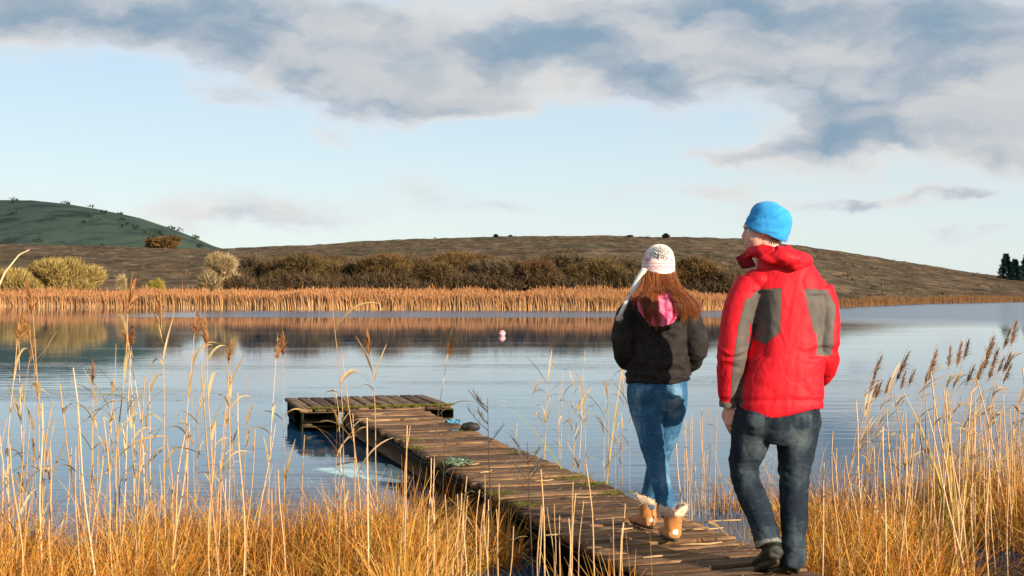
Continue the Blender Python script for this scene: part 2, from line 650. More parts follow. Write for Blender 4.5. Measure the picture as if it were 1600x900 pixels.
def mat_moor():
    m_, t, bs = mat_base('heather_moor', 0.95, 0.1)
    p = t.node('ShaderNodeNewGeometry').outputs['Position']
    a = t.noise(t.vm('MULTIPLY', p, (0.045, 0.03, 0.15)), 1.0, 8, 0.68)
    b = t.noise(t.vm('MULTIPLY', p, (0.35, 0.12, 0.6)), 1.0, 6, 0.65)
    c = t.ramp(a, [(0.30, (0.045, 0.034, 0.020)), (0.43, (0.125, 0.080, 0.044)), (0.52, (0.17, 0.118, 0.072)), (0.60, (0.085, 0.072, 0.034)), (0.70, (0.22, 0.165, 0.105))])
    d = t.ramp(b, [(0.32, (0.30, 0.30, 0.28)), (0.5, (0.75, 0.75, 0.75)), (0.68, (1.5, 1.45, 1.4))])
    t.put(bs.inputs['Base Color'], t.mul(c, d))
    h = t.noise(t.vm('MULTIPLY', p, (0.8, 0.8, 0.8)), 1.0, 5, 0.7)
    t.put(bs.inputs['Normal'], t.bump(h, 1.0, 0.8))
    return m_


moor = obj('moorland', moor_mesh(), mat_moor())
tag(moor, 'brown heather moor rising behind the lake', kind='structure')

GREEN = [(-4000, 455), (-2600, 430), (-1400, 385), (-700, 345), (-300, 328), (-100, 321), (0, 319), (50, 319), (100, 324), (160, 333), (220, 345), (270, 361), (300, 373), (335, 388), (400, 405), (520, 430), (700, 450)]


def green_hill():
    pxs = np.concatenate([np.linspace(-4000, -250, 40), np.linspace(-200, 700, 160)])
    ds = np.concatenate([np.linspace(600, 1200, 60), np.linspace(1225, 2000, 14)])
    PX, D = np.meshgrid(pxs, ds)
    crest = CAMZ + (450 - np.interp(PX, [a for a, b in GREEN], [b for a, b in GREEN])) / FPX * 1200
    f = np.clip((D - 600) / 600, 0, 1)
    f = np.sin(f * PI / 2) ** 1.3
    bk = np.clip((D - 1200) / 800, 0, 1)
    Z = np.maximum(crest, 2) * f * (1 - 0.5 * bk ** 2) - 1.0 * (1 - f)
    X = (PX - 800) / FPX * D
    Pn = np.stack([X.ravel(), D.ravel(), Z.ravel()], 1)
    Pn[:, 2] += 1.6 * fbm(Pn * (1, 1, 0), 0.012, 4, 31) * f.ravel()
    nx = len(pxs)
    i = (np.arange(len(ds) - 1)[:, None] * nx + np.arange(nx - 1)[None, :]).ravel()
    return mesh_np('green_hill', Pn, np.stack([i, i + 1, i + nx + 1, i + nx], 1), smooth=True)


def mat_green():
    m_, t, bs = mat_base('hill_pasture', 0.95, 0.1)
    p = t.node('ShaderNodeNewGeometry').outputs['Position']
    a = t.noise(t.vm('MULTIPLY', p, (0.006, 0.004, 0.02)), 1.0, 7, 0.6)
    b = t.noise(t.vm('MULTIPLY', p, (0.05, 0.015, 0.08)), 1.0, 6, 0.65)
    c = t.ramp(a, [(0.3, (0.026, 0.052, 0.044)), (0.5, (0.046, 0.076, 0.058)), (0.7, (0.068, 0.088, 0.056))])
    d = t.ramp(b, [(0.36, (0.35, 0.40, 0.45)), (0.5, (0.95, 0.95, 0.95)), (0.7, (1.25, 1.2, 1.1))])
    t.put(bs.inputs['Base Color'], t.mul(c, d))
    h = t.noise(t.vm('MULTIPLY', p, (0.15, 0.15, 0.15)), 1.0, 5, 0.7)
    t.put(bs.inputs['Normal'], t.bump(h, 0.8, 3.0))
    return m_


gh = obj('green_hill', green_hill(), mat_green())
tag(gh, 'distant green hill on the left', kind='structure')


# ------------------------------------------------------------------ blades and twigs
def ribbons(base, length, width, lean, bend, face, c0, c1, segs=3, taper=0.15):
    """flat leaf ribbons: base (N,3), lean (N,2) horizontal drift per length, bend extra drift at the tip, face angle of the flat side"""
    N = len(base)
    V = np.zeros((N, segs + 1, 2, 3))
    C = np.zeros((N, segs + 1, 2, 3))
    side = np.stack([np.cos(face), np.sin(face), 0 * face], 1)
    for s in range(segs + 1):
        f = s / segs
        drift = lean * f + bend * f * f
        hor = np.linalg.norm(drift, axis=1)
        zz = f * np.sqrt(np.clip(1 - np.clip(hor, 0, 0.97) ** 2 * 0.9, 0.02, 1))
        zz = np.where(hor > 0.97, zz - (hor - 0.97) * 0.5, zz)
        p = base + np.stack([drift[:, 0] * length, drift[:, 1] * length, zz * length], 1)
        w = width * (1 - f * (1 - taper)) * 0.5
        V[:, s, 0] = p - side * w[:, None]
        V[:, s, 1] = p + side * w[:, None]
        C[:, s, :] = (c0 * (1 - f) + c1 * f)[:, None, :]
    k_ = (segs + 1) * 2
    b = (np.arange(N) * k_)[:, None]
    s = (np.arange(segs) * 2)[None, :]
    i = b + s
    Q = np.stack([i, i + 1, i + 3, i + 2], 2).reshape(-1, 4)
    return V.reshape(-1, 3), Q, C.reshape(-1, 3)


def pick(cols, n, jit=0.12, w=None):
    cols = np.asarray(cols, float)
    i = RNG.choice(len(cols), n, p=w)
    return np.clip(cols[i] * (1 + jit * RNG.standard_normal((n, 1))) * (1 + 0.04 * RNG.standard_normal((n, 3))), 0.003, 0.9)


M_REEDBED = mat_tint('far_reed_straw', 0.8, 0.15, 0.0, 0.1, 3.0)

# ------------------------------------------------------------------ reed bed along the far shore
def reed_bed(px0, px1, N, depth, hmul, low, top):
    px = RNG.uniform(px0, px1, N)
    S = shore_dist(px)
    back = RNG.uniform(0, 1, N) ** 1.3
    d = S - 1.5 + back * depth + 0.4 * np.sin(px * 0.009 + 1) + 0.05 * np.sin(px * 0.13)
    x = (px - 800) / FPX * d
    h = hmul * np.interp(px, [-300, 200, 1050, 1330], [1.0, 1.0, 0.93, 0.55]) * (1.32 + 0.42 * fbm(np.stack([x * 0.3, d * 0.3, 0 * x], 1), 1, 3, 8) + 0.17 * RNG.standard_normal(N)) * (0.85 + 0.3 * back)
    base = np.stack([x, d, np.full(N, -0.1)], 1)
    face = RNG.uniform(-0.5, 0.5, N)
    lean = np.stack([RNG.normal(-0.02, 0.07, N), RNG.normal(0, 0.05, N)], 1)
    V, Q, C = ribbons(base, h, np.full(N, 0.05), lean, lean * 0.4, face, pick(low, N, 0.08), pick(top, N, 0.12), 3, 0.7)
    C = C * np.repeat(np.interp(px, [0, 500, 950, 1300], [1.08, 1.0, 0.80, 0.70]), 8)[:, None]  # cloud shade painted into the blade colours, deepening to the right
    return V, Q, C


mb = MB()
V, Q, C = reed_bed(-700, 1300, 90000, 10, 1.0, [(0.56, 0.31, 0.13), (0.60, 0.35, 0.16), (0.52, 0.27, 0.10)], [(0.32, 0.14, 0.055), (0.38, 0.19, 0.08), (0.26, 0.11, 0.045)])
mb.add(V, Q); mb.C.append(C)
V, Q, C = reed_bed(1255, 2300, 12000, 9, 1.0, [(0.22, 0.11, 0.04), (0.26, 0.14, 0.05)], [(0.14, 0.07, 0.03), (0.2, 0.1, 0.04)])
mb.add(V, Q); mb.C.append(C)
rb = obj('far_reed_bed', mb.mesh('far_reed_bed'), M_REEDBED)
tag(rb, 'long belt of orange reeds along the far shore', 'reed bed', kind='stuff')

# ------------------------------------------------------------------ bare winter trees and scrub behind the reeds
M_TWIG = mat_tint('winter_twigs', 0.85, 0.1, 0.0, 0.15, 1.5)
M_TRUNK = mat_mottle('grey_bark', [(0.3, (0.10, 0.085, 0.065)), (0.7, (0.24, 0.21, 0.17))], 4, (1, 1, 0.3), bump=0.5)


def ground_at(px, d):
    return float(moor_height(np.array([px]), np.array([d]))[0])


def twig_crown(rx, ry, z0, z1, n, cols, lobes, up, seed, w=0.05, tw=(0.5, 1.1)):
    """crown of thin upward-sweeping twigs gathered in uneven lobes; local coordinates, base at the origin"""
    rg = np.random.default_rng(seed)
    L = []
    for i in range(lobes):
        a = rg.uniform(0, 2 * PI)
        r = math.sqrt(rg.uniform(0, 1)) * 0.62
        zf = rg.uniform(0.25, 0.80)
        s = rg.uniform(0.32, 0.52) * (1.1 - 0.25 * zf)
        L.append((math.cos(a) * r * rx, math.sin(a) * r * ry, z0 + (z1 - z0) * zf * (1 - 0.25 * r), s))
    L.append((0, 0, z0 + (z1 - z0) * 0.62, 0.55))
    L.append((0, 0, z0 + (z1 - z0) * 0.35, 0.7))
    L = np.array(L)
    k_ = rg.integers(0, len(L), n)
    u = rg.standard_normal((n, 3))
    u /= np.linalg.norm(u, axis=1)[:, None]
    rr = rg.uniform(0, 1, n) ** 0.5
    hz = (z1 - z0) / 2
    c = L[k_, :3] + u * rr[:, None] * L[k_, 3:4] * np.array([rx, ry, hz])
    c[:, 2] = np.clip(c[:, 2], z0 * 0.6, z1)
    dirn = u * np.array([1, 1, 0.6]) + np.array([0, 0, up]) + 0.35 * rg.standard_normal((n, 3))
    dirn /= np.linalg.norm(dirn, axis=1)[:, None]
    ln = rg.uniform(tw[0], tw[1], n)
    a = c - dirn * ln[:, None] * 0.5
    b = c + dirn * ln[:, None] * 0.5
    side = np.cross(dirn, rg.standard_normal((n, 3)))
    side /= np.linalg.norm(side, axis=1)[:, None] + 1e-9
    wv_ = (w * rg.uniform(0.6, 1.4, n))[:, None] * side
    V = np.stack([a - wv_, a + wv_, b], 1).reshape(-1, 3)
    T = np.arange(3 * n).reshape(-1, 3)
    col = np.asarray(cols)[rg.integers(0, len(cols), n)] * (1 + 0.18 * rg.standard_normal((n, 1)))
    # each lobe has its own tone, as separate limbs do
    lt = 1 + 0.12 * rg.standard_normal(len(L))
    col = np.clip(col * lt[k_][:, None] * (np.array([0.88, 0.80, 0.74]) if max(cols[0]) < 0.2 else 0.92), 0.004, 0.8)
    return V, T, np.repeat(col, 3, axis=0), L


def winter_tree(name, label, cat, px, top, half, d, cols, n=3600, up=0.5, trunk=0.0, group=None, seed=1, lobes=9, depthf=0.9, stem_r=0.12, tw=(0.35, 0.8), w=0.032):
    z = ground_at(px, d)
    loc = Vector(((px - 800) / FPX * d, d, z - 0.05))
    H = CAMZ + (450 - top) / FPX * d - z
    r = half * (1.5 if name == 'bare_tree' else 1.2) / FPX * d
    H *= 1.06
    n = int(n * 4.0)
    t = thing(name, label, cat, loc, group)
    V, T, C, L = twig_crown(r, r * depthf, trunk * H, H, n, cols, lobes, up, seed, w, tw)
    mb = MB()
    mb.add(V, (), T); mb.C.append(C)
    obj('crown', mb.mesh('crown'), M_TWIG, t)
    rg = random.Random(seed)
    mb = MB()
    if name.endswith('tree'):
        mb.tube([(0, 0, -0.1), (0.03 * r, 0, 0.2 * H), (-0.02 * r, 0, 0.45 * H), (0, 0, 0.75 * H)], [stem_r * 1.25, stem_r, stem_r * 0.7, 0.03], 7)
        for l in L[:8]:
            s = Vector((0, 0, H * rg.uniform(0.14, 0.4)))
            e = Vector(l[:3])
            mid = s.lerp(e, 0.5) + Vector((0, 0, -0.06 * H))
            mb.tube([s, mid, e], [stem_r * 0.55, stem_r * 0.35, 0.02], 5)
    else:
        for l in L:
            s = Vector((l[0] * 0.3, l[1] * 0.3, -0.1))
            e = Vector(l[:3])
            mb.tube([s, s.lerp(e, 0.5) + Vector((0, 0, 0.1 * H)), e], [stem_r * 0.5, stem_r * 0.3, 0.02], 5)
    obj('trunk', mb.mesh('trunk', True), M_TRUNK, t)
    return t


OLIVE = [(0.125, 0.092, 0.036), (0.16, 0.115, 0.045), (0.10, 0.075, 0.033)]
GOLD = [(0.175, 0.115, 0.042), (0.145, 0.095, 0.036), (0.11, 0.075, 0.033)]
UMBER = [(0.125, 0.086, 0.046), (0.15, 0.105, 0.056), (0.09, 0.066, 0.038)]
GREY = [(0.115, 0.09, 0.055), (0.14, 0.112, 0.07), (0.085, 0.07, 0.043)]
RUSSET = [(0.145, 0.085, 0.042), (0.165, 0.10, 0.05), (0.10, 0.063, 0.036)]
SALLOW = [(0.36, 0.25, 0.075), (0.44, 0.32, 0.11), (0.25, 0.18, 0.06)]
PALE = [(0.40, 0.29, 0.14), (0.48, 0.37, 0.20), (0.28, 0.20, 0.10)]
G1 = 'bare winter trees behind the far reeds'
G2 = 'sallow bushes on the far shore at left'
# left shore, in full sun
winter_tree('willow_bush', 'yellow-brown willow bush at the left edge of the far shore', 'bush', 22, 413, 45, 124, SALLOW, 4200, 0.9, 0, G2, 11, 8)
winter_tree('willow_bush', 'largest round yellow willow bush on the far shore', 'bush', 108, 396, 46, 126, SALLOW, 5600, 0.9, 0, G2, 12, 9)
winter_tree('willow_bush', 'yellow willow bush between the leftmost bush and the largest one', 'bush', 68, 401, 34, 129, SALLOW, 3600, 0.9, 0, G2, 13, 7)
winter_tree('willow_bush', 'narrow pale bare bush right of the yellow willow bushes', 'bush', 191, 425, 9, 122, PALE, 900, 1.0, 0, G2, 14, 4)
winter_tree('gorse_bush', 'small bright yellow bush left of the pale round tree', 'bush', 247, 433, 15, 120, [(0.36, 0.29, 0.05), (0.28, 0.22, 0.05)], 1500, 0.6, 0, None, 15, 5)
winter_tree('ash_tree', 'pale beige round bare tree standing alone by the dark wood', 'tree', 341, 394, 31, 121, PALE, 5200, 0.7, 0.12, None, 16, 12, 0.9, 0.22, (0.4, 0.9))
winter_tree('willow_bush', 'small tan bush at the foot of the pale round tree', 'bush', 378, 428, 11, 122, GOLD, 900, 0.8, 0, None, 17, 4)
# the dark belt of trees
BELT = [
    (402, 391, 38, 131, GREY, 'dark grey-brown bare tree right behind the pale round tree'),
    (432, 398, 30, 128, UMBER, 'dark brown bare tree left of the first golden crown'),
    (476, 393, 50, 124, OLIVE, 'broad olive-gold round tree, first golden crown of the wood'),
    (530, 400, 34, 131, UMBER, 'brown bare tree between the two left golden crowns'),
    (566, 403, 32, 127, GREY, 'low grey bare tree left of the second golden crown'),
    (612, 391, 44, 124, GOLD, 'golden-brown round tree, second golden crown of the wood'),
    (655, 397, 32, 131, UMBER, 'brown bare tree in the middle of the wood'),
    (690, 405, 30, 122, OLIVE, 'low olive tree in the middle of the wood'),
    (722, 388, 42, 127, GOLD, 'tallest golden-brown tree in the middle of the wood'),
    (768, 402, 34, 122, GREY, 'grey bare tree right of the tallest golden tree'),
    (806, 400, 40, 124, UMBER, 'rounded brown tree left of the russet domed tree'),
    (846, 401, 30, 121, RUSSET, 'russet domed bare tree directly above the pink buoy'),
    (892, 394, 42, 126, GREY, 'dark grey-green tree right of the russet domed tree'),
    (934, 397, 36, 122, OLIVE, 'olive-grey bare tree left of the white bobble hat'),
    (972, 400, 34, 127, GREY, 'grey bare tree partly hidden by the white bobble hat'),
    (1020, 404, 34, 126, UMBER, 'brown bare tree mostly hidden behind the black hooded jacket'),
    (1082, 402, 42, 122, GOLD, 'golden-brown tree between the two walkers'),
    (1124, 418, 30, 121, UMBER, 'low brown tree beside the shoulder of the red jacket'),
    (425, 396, 40, 140, GREY, 'back-row grey tree rising behind the pale round tree'),
    (505, 394, 42, 139, UMBER, 'back-row brown tree behind the first golden crown'),
    (575, 396, 44, 140, GREY, 'back-row grey tree between the first and second golden crowns'),
    (640, 393, 42, 140, GREY, 'back-row grey tree right of the second golden crown'),
    (690, 394, 40, 139, UMBER, 'back-row brown tree left of the tallest golden tree'),
    (752, 396, 42, 140, RUSSET, 'back-row reddish tree right of the tallest golden tree'),
    (868, 397, 44, 139, UMBER, 'back-row brown tree behind the russet domed tree'),
    (955, 396, 42, 139, GREY, 'back-row grey tree left of the bobble hat'),
    (1100, 406, 38, 138, GREY, 'back-row grey tree left of the red shoulder'),
]
for i, (px, top, half, d, cols, lab) in enumerate(BELT):
    winter_tree('bare_tree', lab, 'tree', px, top, half, d, cols, int(2600 + half * 55), 0.35, 0.02, G1, 40 + i, 10, 1.0, 0.14)

# thorn bushes and scrub on the slopes
SKYLINE = [(775, 366, 4, 'small thorn bush on the skyline above the middle of the wood'), (798, 368, 3, 'tiny thorn bush right of the skyline bush above the wood'),
           (1040, 364, 5, 'thorn bush on the skyline right of the bobble hat'), (985, 368, 6, 'low thorn bush on the skyline left of the bobble hat'),
           (1012, 372, 7, 'dark thorn bush just above the bobble hat')]
for i, (px, top, half, lab) in enumerate(SKYLINE):
    winter_tree('thorn_bush', lab, 'bush', px, top, half, 384, [(0.03, 0.035, 0.022), (0.05, 0.045, 0.03)], 500, 0.6, 0, 'thorn bushes on the skyline', 80 + i, 4, 0.9, 0.15, (0.5, 1.0), 0.09)
winter_tree('thorn_bush', 'wide olive thicket at the foot of the green hill', 'bush', 258, 369, 30, 389, GOLD, 2400, 0.4, 0, None, 90, 8, 0.8, 0.2, (0.8, 1.8), 0.14)


def scrub():
    N = 5200
    px = RNG.uniform(-500, 1900, N)
    f = RNG.uniform(0.0, 1, N)
    S = shore_dist(px)
    d = S + 22 + f * (RIDGE_D - S - 24)
    keep = vnoise(np.stack([px * 0.02, d * 0.03, 0 * px], 1), 1, 55) + 0.25 * RNG.standard_normal(N) > 0.0
    px, d = px[keep], d[keep]
    z = moor_height(px, d)
    mb = MB()
    X = (px - 800) / FPX * d
    n = len(px)
    per = 22
    r = RNG.uniform(0.2, 0.6, n)
    ctr = np.repeat(np.stack([X, d, z], 1), per, 0)
    rr = np.repeat(r, per)
    u = RNG.standard_normal((n * per, 3)); u /= np.linalg.norm(u, axis=1)[:, None]
    u[:, 2] = np.abs(u[:, 2])
    q = ctr + u * rr[:, None] * np.array([1.3, 1.0, 0.75]) * RNG.uniform(0.4, 1, (n * per, 1))
    dirn = u + 0.6 * RNG.standard_normal((n * per, 3))
    dirn[:, 2] += 0.5
    dirn /= np.linalg.norm(dirn, axis=1)[:, None]
    sd = np.cross(dirn, RNG.standard_normal((n * per, 3))); sd /= np.linalg.norm(sd, axis=1)[:, None]
    ln = (rr * 0.55)[:, None]
    V = np.stack([q - sd * 0.16 * rr[:, None], q + sd * 0.16 * rr[:, None], q + dirn * ln], 1).reshape(-1, 3)
    col = np.repeat(np.repeat(pick([(0.075, 0.055, 0.028), (0.095, 0.062, 0.034), (0.115, 0.08, 0.045), (0.075, 0.062, 0.03), (0.13, 0.095, 0.058)], n, 0.10), per, 0), 3, 0)
    mb.add(V, (), np.arange(len(V)).reshape(-1, 3)); mb.C.append(col)
    return mb.mesh('moor_scrub')


tag(obj('moor_scrub', scrub(), M_TWIG), 'low heather and bracken scattered over the moor', 'scrub', kind='stuff')

def thicket():
    N = 60000
    px = RNG.uniform(355, 1160, N)
    d = RNG.uniform(119, 134, N)
    h = (1.6 + 1.1 * fbm(np.stack([px * 0.03, d * 0.2, 0 * px], 1), 1, 3, 14)) * RNG.uniform(0.3, 1.0, N)
    x = (px - 800) / FPX * d
    z = moor_height(px, d)
    base = np.stack([x, d, z + h], 1)
    dirn = RNG.standard_normal((N, 3)) * np.array([0.6, 0.6, 0.4]) + np.array([0, 0, 0.8])
    sd = np.cross(dirn, RNG.standard_normal((N, 3))); sd /= np.linalg.norm(sd, axis=1)[:, None]
    V = np.stack([base - sd * 0.035, base + sd * 0.035, base + dirn * 0.7], 1).reshape(-1, 3)
    mb = MB().add(V, (), np.arange(3 * N).reshape(-1, 3))
    mb.C.append(np.repeat(pick([(0.085, 0.056, 0.030), (0.105, 0.068, 0.033), (0.065, 0.045, 0.027)], N, 0.15), 3, 0))
    return mb.mesh('thicket')


tag(obj('thicket', thicket(), M_TWIG), 'low brown bare thicket filling the foot of the wood', 'thicket', kind='stuff')


def hill_scrub():
    N = 900
    px = RNG.uniform(-500, 330, N)
    f = RNG.uniform(0.05, 0.98, N)
    D = 600 + 600 * f
    # bushes keep to old field lines and gullies running down the slope
    line = np.abs(np.sin(px * 0.021 + f * 6.0 + 1.3 * np.sin(f * 5 + px * 0.01)))
    keep = (line < 0.16) | (RNG.uniform(0, 1, N) < 0.06)
    px, D, f = px[keep], D[keep], f[keep]
    crest = CAMZ + (450 - np.interp(px, [a for a, b in GREEN], [b for a, b in GREEN])) / FPX * 1200
    ff = np.sin(f * PI / 2) ** 1.3
    Z = np.maximum(crest, 2) * ff - (1 - ff) + 1.0
    n, per = len(px), 40
    ctr = np.repeat(np.stack([(px - 800) / FPX * D, D, Z], 1), per, 0)
    r = np.repeat(RNG.uniform(1.0, 3.2, n), per)[:, None]
    u = RNG.standard_normal((n * per, 3)); u /= np.linalg.norm(u, axis=1)[:, None]
    q = ctr + u * r * np.array([1.3, 1.0, 0.7]) * RNG.uniform(0.2, 1, (n * per, 1))
    sd = np.cross(u, RNG.standard_normal((n * per, 3))); sd /= np.linalg.norm(sd, axis=1)[:, None]
    V = np.stack([q - sd * 0.5, q + sd * 0.5, q + u * 1.2 + np.array([0, 0, 0.6])], 1).reshape(-1, 3)
    mb = MB().add(V, (), np.arange(len(V)).reshape(-1, 3))
    mb.C.append(np.repeat(np.repeat(pick([(0.018, 0.034, 0.026), (0.03, 0.042, 0.028), (0.045, 0.05, 0.028)], n, 0.15), per, 0), 3, 0))
    return mb.mesh('hill_scrub')


tag(obj('hill_scrub', hill_scrub(), M_TWIG), 'dark hedges and gorse scattered over the green hill', 'scrub', kind='stuff')

# ------------------------------------------------------------------ conifers at the right edge
M_NEEDLE = mat_tint('spruce_needles', 0.8, 0.15, 0.0, 0.15, 1.0)


def conifer(px, top, d, half, lab, seed):
    z = ground_at(px, d)
    H = CAMZ + (450 - top) / FPX * d - z
    t = thing('spruce_tree', lab, 'tree', ((px - 800) / FPX * d, d, z - 0.1), 'dark spruces at the right edge')
    rg = np.random.default_rng(seed)
    R = half / FPX * d
    n = 3800
    f = rg.uniform(0.05, 1, n) ** 0.8
    a = rg.uniform(0, 2 * PI, n)
    tier = np.floor(f * 11) / 11 + 0.05
    rad = R * (1 - tier) ** 0.75 * (0.35 + 0.65 * rg.uniform(0, 1, n)) * (0.75 + 0.35 * np.sin(a * 3 + tier * 40))
    c = np.stack([np.cos(a) * rad, np.sin(a) * rad, f * H - 0.12 * rad], 1)
    dirn = np.stack([np.cos(a), np.sin(a), rg.normal(-0.1, 0.3, n)], 1)
    sd = np.cross(dirn, rg.standard_normal((n, 3))); sd /= np.linalg.norm(sd, axis=1)[:, None]
    V = np.stack([c - sd * 0.10, c + sd * 0.10, c + dirn * 0.65], 1).reshape(-1, 3)
    col = np.repeat(np.array([(0.012, 0.040, 0.036)]) * (1 + 0.3 * rg.standard_normal((n, 1))), 3, 0).clip(0.004, 0.3)
    mb = MB().add(V, (), np.arange(3 * n).reshape(-1, 3)); mb.C.append(col)
    obj('crown', mb.mesh('crown'), M_NEEDLE, t)
    obj('trunk', MB().tube([(0, 0, -0.2), (0, 0, H * 0.5), (0, 0, H * 0.97)], [0.16, 0.1, 0.02], 6).mesh('trunk', True), M_TRUNK, t)


conifer(1572, 396, 330, 15, 'pointed dark spruce, left one at the right edge of the skyline', 3)
conifer(1586, 405, 322, 12, 'shorter dark spruce between the two taller spruces', 4)
conifer(1604, 398, 326, 17, 'dark spruce cut off by the right edge of the picture', 5)

# ================================================================== JETTY
def mat_wood(name, dark, mid, light, moss=0.35, scale=1.0):
    m_, t, bs = mat_base(name, 0.82, 0.25)
    c = t.node('ShaderNodeTexCoord').outputs['Object']
    oi = t.node('ShaderNodeObjectInfo')
    off = t.vm('ADD', c, t.comb(t.m('MULTIPLY', oi.outputs['Random'], 31.0), t.m('MULTIPLY', oi.outputs['Random'], 17.0), 0.0))
    g = t.noise(t.vm('MULTIPLY', off, (2.5 * scale, 55 * scale, 30 * scale)), 1.0, 6, 0.65, 0.6)     # grain along local X
    l = t.noise(t.vm('MULTIPLY', off, (3.0, 5.0, 5.0)), 1.0, 5, 0.6)
    col = t.ramp(g, [(0.28, dark), (0.48, mid), (0.72, light)])
    tone = t.smooth(oi.outputs['Random'], 0.0, 1.0, 0.50, 1.35)
    sc = t.node('ShaderNodeVectorMath', operation='SCALE')
    t.put(sc.inputs[0], col); t.put(sc.inputs['Scale'], tone)
    # pale worn patches and damp dark ones
    col = t.mix(t.smooth(l, 0.55, 0.75, 0.0, 0.55), sc.outputs[0], light)
    col = t.mix(t.smooth(l, 0.50, 0.30, 0.0, 0.85), col, dark)
    mo = t.noise(t.vm('ADD', off, (9, 4, 2)), 5.0, 6, 0.65)
    col = t.mix(t.smooth(mo, 0.70 - moss * 0.25, 0.80 - moss * 0.25, 0.0, 0.85), col, (0.075, 0.085, 0.016))
    t.put(bs.inputs['Base Color'], col)
    h = t.m('ADD', g, t.m('MULTIPLY', t.noise(off, 60.0, 3, 0.6), 0.4))
    t.put(bs.inputs['Normal'], t.bump(h, 0.9, 0.012))
    return m_


M_DECK = mat_wood('weathered_deck_wood', (0.036, 0.018, 0.008), (0.175, 0.088, 0.038), (0.42, 0.25, 0.125), 0.30)
M_HEADW = mat_wood('grey_head_wood', (0.046, 0.025, 0.013), (0.135, 0.078, 0.042), (0.28, 0.18, 0.10), 0.45)
M_BEAM = mat_wood('wet_black_beam', (0.005, 0.004, 0.003), (0.012, 0.009, 0.006), (0.030, 0.022, 0.013), 0.30)
M_MOSSY = mat_wood('mossy_beam', (0.05, 0.032, 0.015), (0.12, 0.075, 0.035), (0.20, 0.13, 0.06), 0.95)
M_MOSS = mat_tint('moss_tufts', 0.9, 0.1, 0.0, 0.2, 40.0)

jetty = thing('jetty', 'old weathered T-shaped wooden jetty running out into the lake', 'jetty', (JP[0], JP[1], 0.0))


def jt(s, t, z):
    """jetty coordinates to the jetty's local frame (origin at JP on the water)"""
    v = JU * s + JN * t
    return Vector((v[0], v[1], z))


ANG_N = math.atan2(JN[1], JN[0])
ANG_U = math.atan2(JU[1], JU[0])


def plank(name, s, t, z, length, width, thick, ang, mat, parent, seed, rough_ends=True, tilt=0.0, roll=0.0):
    """one board, long axis local X, with worn wavy edges and slightly cupped face"""
    rg = random.Random(seed)
    n = 9
    V, Q = [], []
    ph = [rg.uniform(0, 6.28) for _ in range(6)]
    for i in range(n + 1):
        f = i / n
        x = (f - 0.5) * length
        wl = width / 2 - 0.004 * (1 + math.sin(f * 7 + ph[0])) - 0.002 * math.sin(f * 19 + ph[1])
        wr = width / 2 - 0.004 * (1 + math.sin(f * 6 + ph[2])) - 0.002 * math.sin(f * 23 + ph[3])
        zz = 0.004 * math.sin(f * 4 + ph[4])
        c = 0.006
        ex = x
        prof = [(-wl + c, thick / 2), (-wl * 0.4, thick / 2 - 0.001), (wr * 0.4, thick / 2 - 0.001), (wr - c, thick / 2), (wr, thick / 2 - c), (wr, -thick / 2), (-wl, -thick / 2), (-wl, thick / 2 - c)]
        for j, (yy, pz) in enumerate(prof):
            e = 0
            if rough_ends and i in (0, n):
                e = (1 if i == 0 else -1) * rg.uniform(0, 0.018)
            V.append((ex + e, yy, pz + zz))
    m = 8
    for i in range(n):
        for j in range(m):
            j2 = (j + 1) % m
            Q.append((i * m + j, i * m + j2, (i + 1) * m + j2, (i + 1) * m + j))
    b = n * m
    Q += [(0, 7, 2, 1), (7, 6, 3, 2), (6, 5, 4, 3)]
    Q += [(b, b + 1, b + 2, b + 7), (b + 7, b + 2, b + 3, b + 6), (b + 6, b + 3, b + 4, b + 5)]
    o = obj(name, mesh_np(name, V, [q[::-1] for q in Q]), mat, parent)
    o.location = jt(s, t, z)
    o.rotation_euler = (roll, tilt, ang)
    return o


S0, S1 = -3.3, 7.69
s = S0
k_ = 0
rgp = random.Random(5)
while s < S1 - 0.05:
    w = rgp.uniform(0.125, 0.165)
    L = JW + rgp.uniform(-0.01, 0.05)
    plank('plank', s + w / 2, JW / 2 + rgp.uniform(-0.015, 0.015), DECK - 0.019 + rgp.uniform(-0.005, 0.004), L, w, 0.038, ANG_N + rgp.gauss(0, 0.008), M_DECK, jetty, 100 + k_, True, rgp.gauss(0, 0.004), rgp.gauss(0, 0.018))
    s += w + rgp.uniform(0.004, 0.014)
    k_ += 1
# long side beams under the boards
for t_, wd in ((0.045, 0.07), (JW - 0.05, 0.07)):
    L = 11.1
    o = obj('side_beam', MB().box(Matrix.Identity(4), (L, wd, 0.185), 0.008).mesh('side_beam'), M_BEAM, jetty)
    o.location = jt((S0 + S1) / 2, t_, DECK - 0.047 - 0.0925)
    o.rotation_euler = (0, 0, ANG_U)
# rough lower board closing the left side down to the water
o = obj('skirt_board', MB().box(Matrix.Identity(4), (11.0, 0.03, 0.29), 0.006).mesh('skirt_board'), M_BEAM, jetty)
o.location = jt((S0 + S1) / 2, -0.012, 0.055)
o.rotation_euler = (0, 0, ANG_U)
for s_ in (-2.6, -0.9, 0.8, 2.5, 4.2, 5.9, 7.4):
    for t_ in (0.15, JW - 0.15):
        pm = MB().tube([(0, 0, -0.9), (0.005, 0, -0.2), (0, 0.004, 0.10), (0, 0, DECK - 0.055)], [0.055, 0.052, 0.05, 0.046], 9)
        po = obj('post', pm.mesh('post', False), M_BEAM, jetty)
        po.location = jt(s_, t_, 0)
    cm = obj('cross_beam', MB().box(Matrix.Identity(4), (JW - 0.16, 0.06, 0.10), 0.006).mesh('cross_beam'), M_BEAM, jetty)
    cm.location = jt(s_, JW / 2, DECK - 0.10)
    cm.rotation_euler = (0, 0, ANG_N)

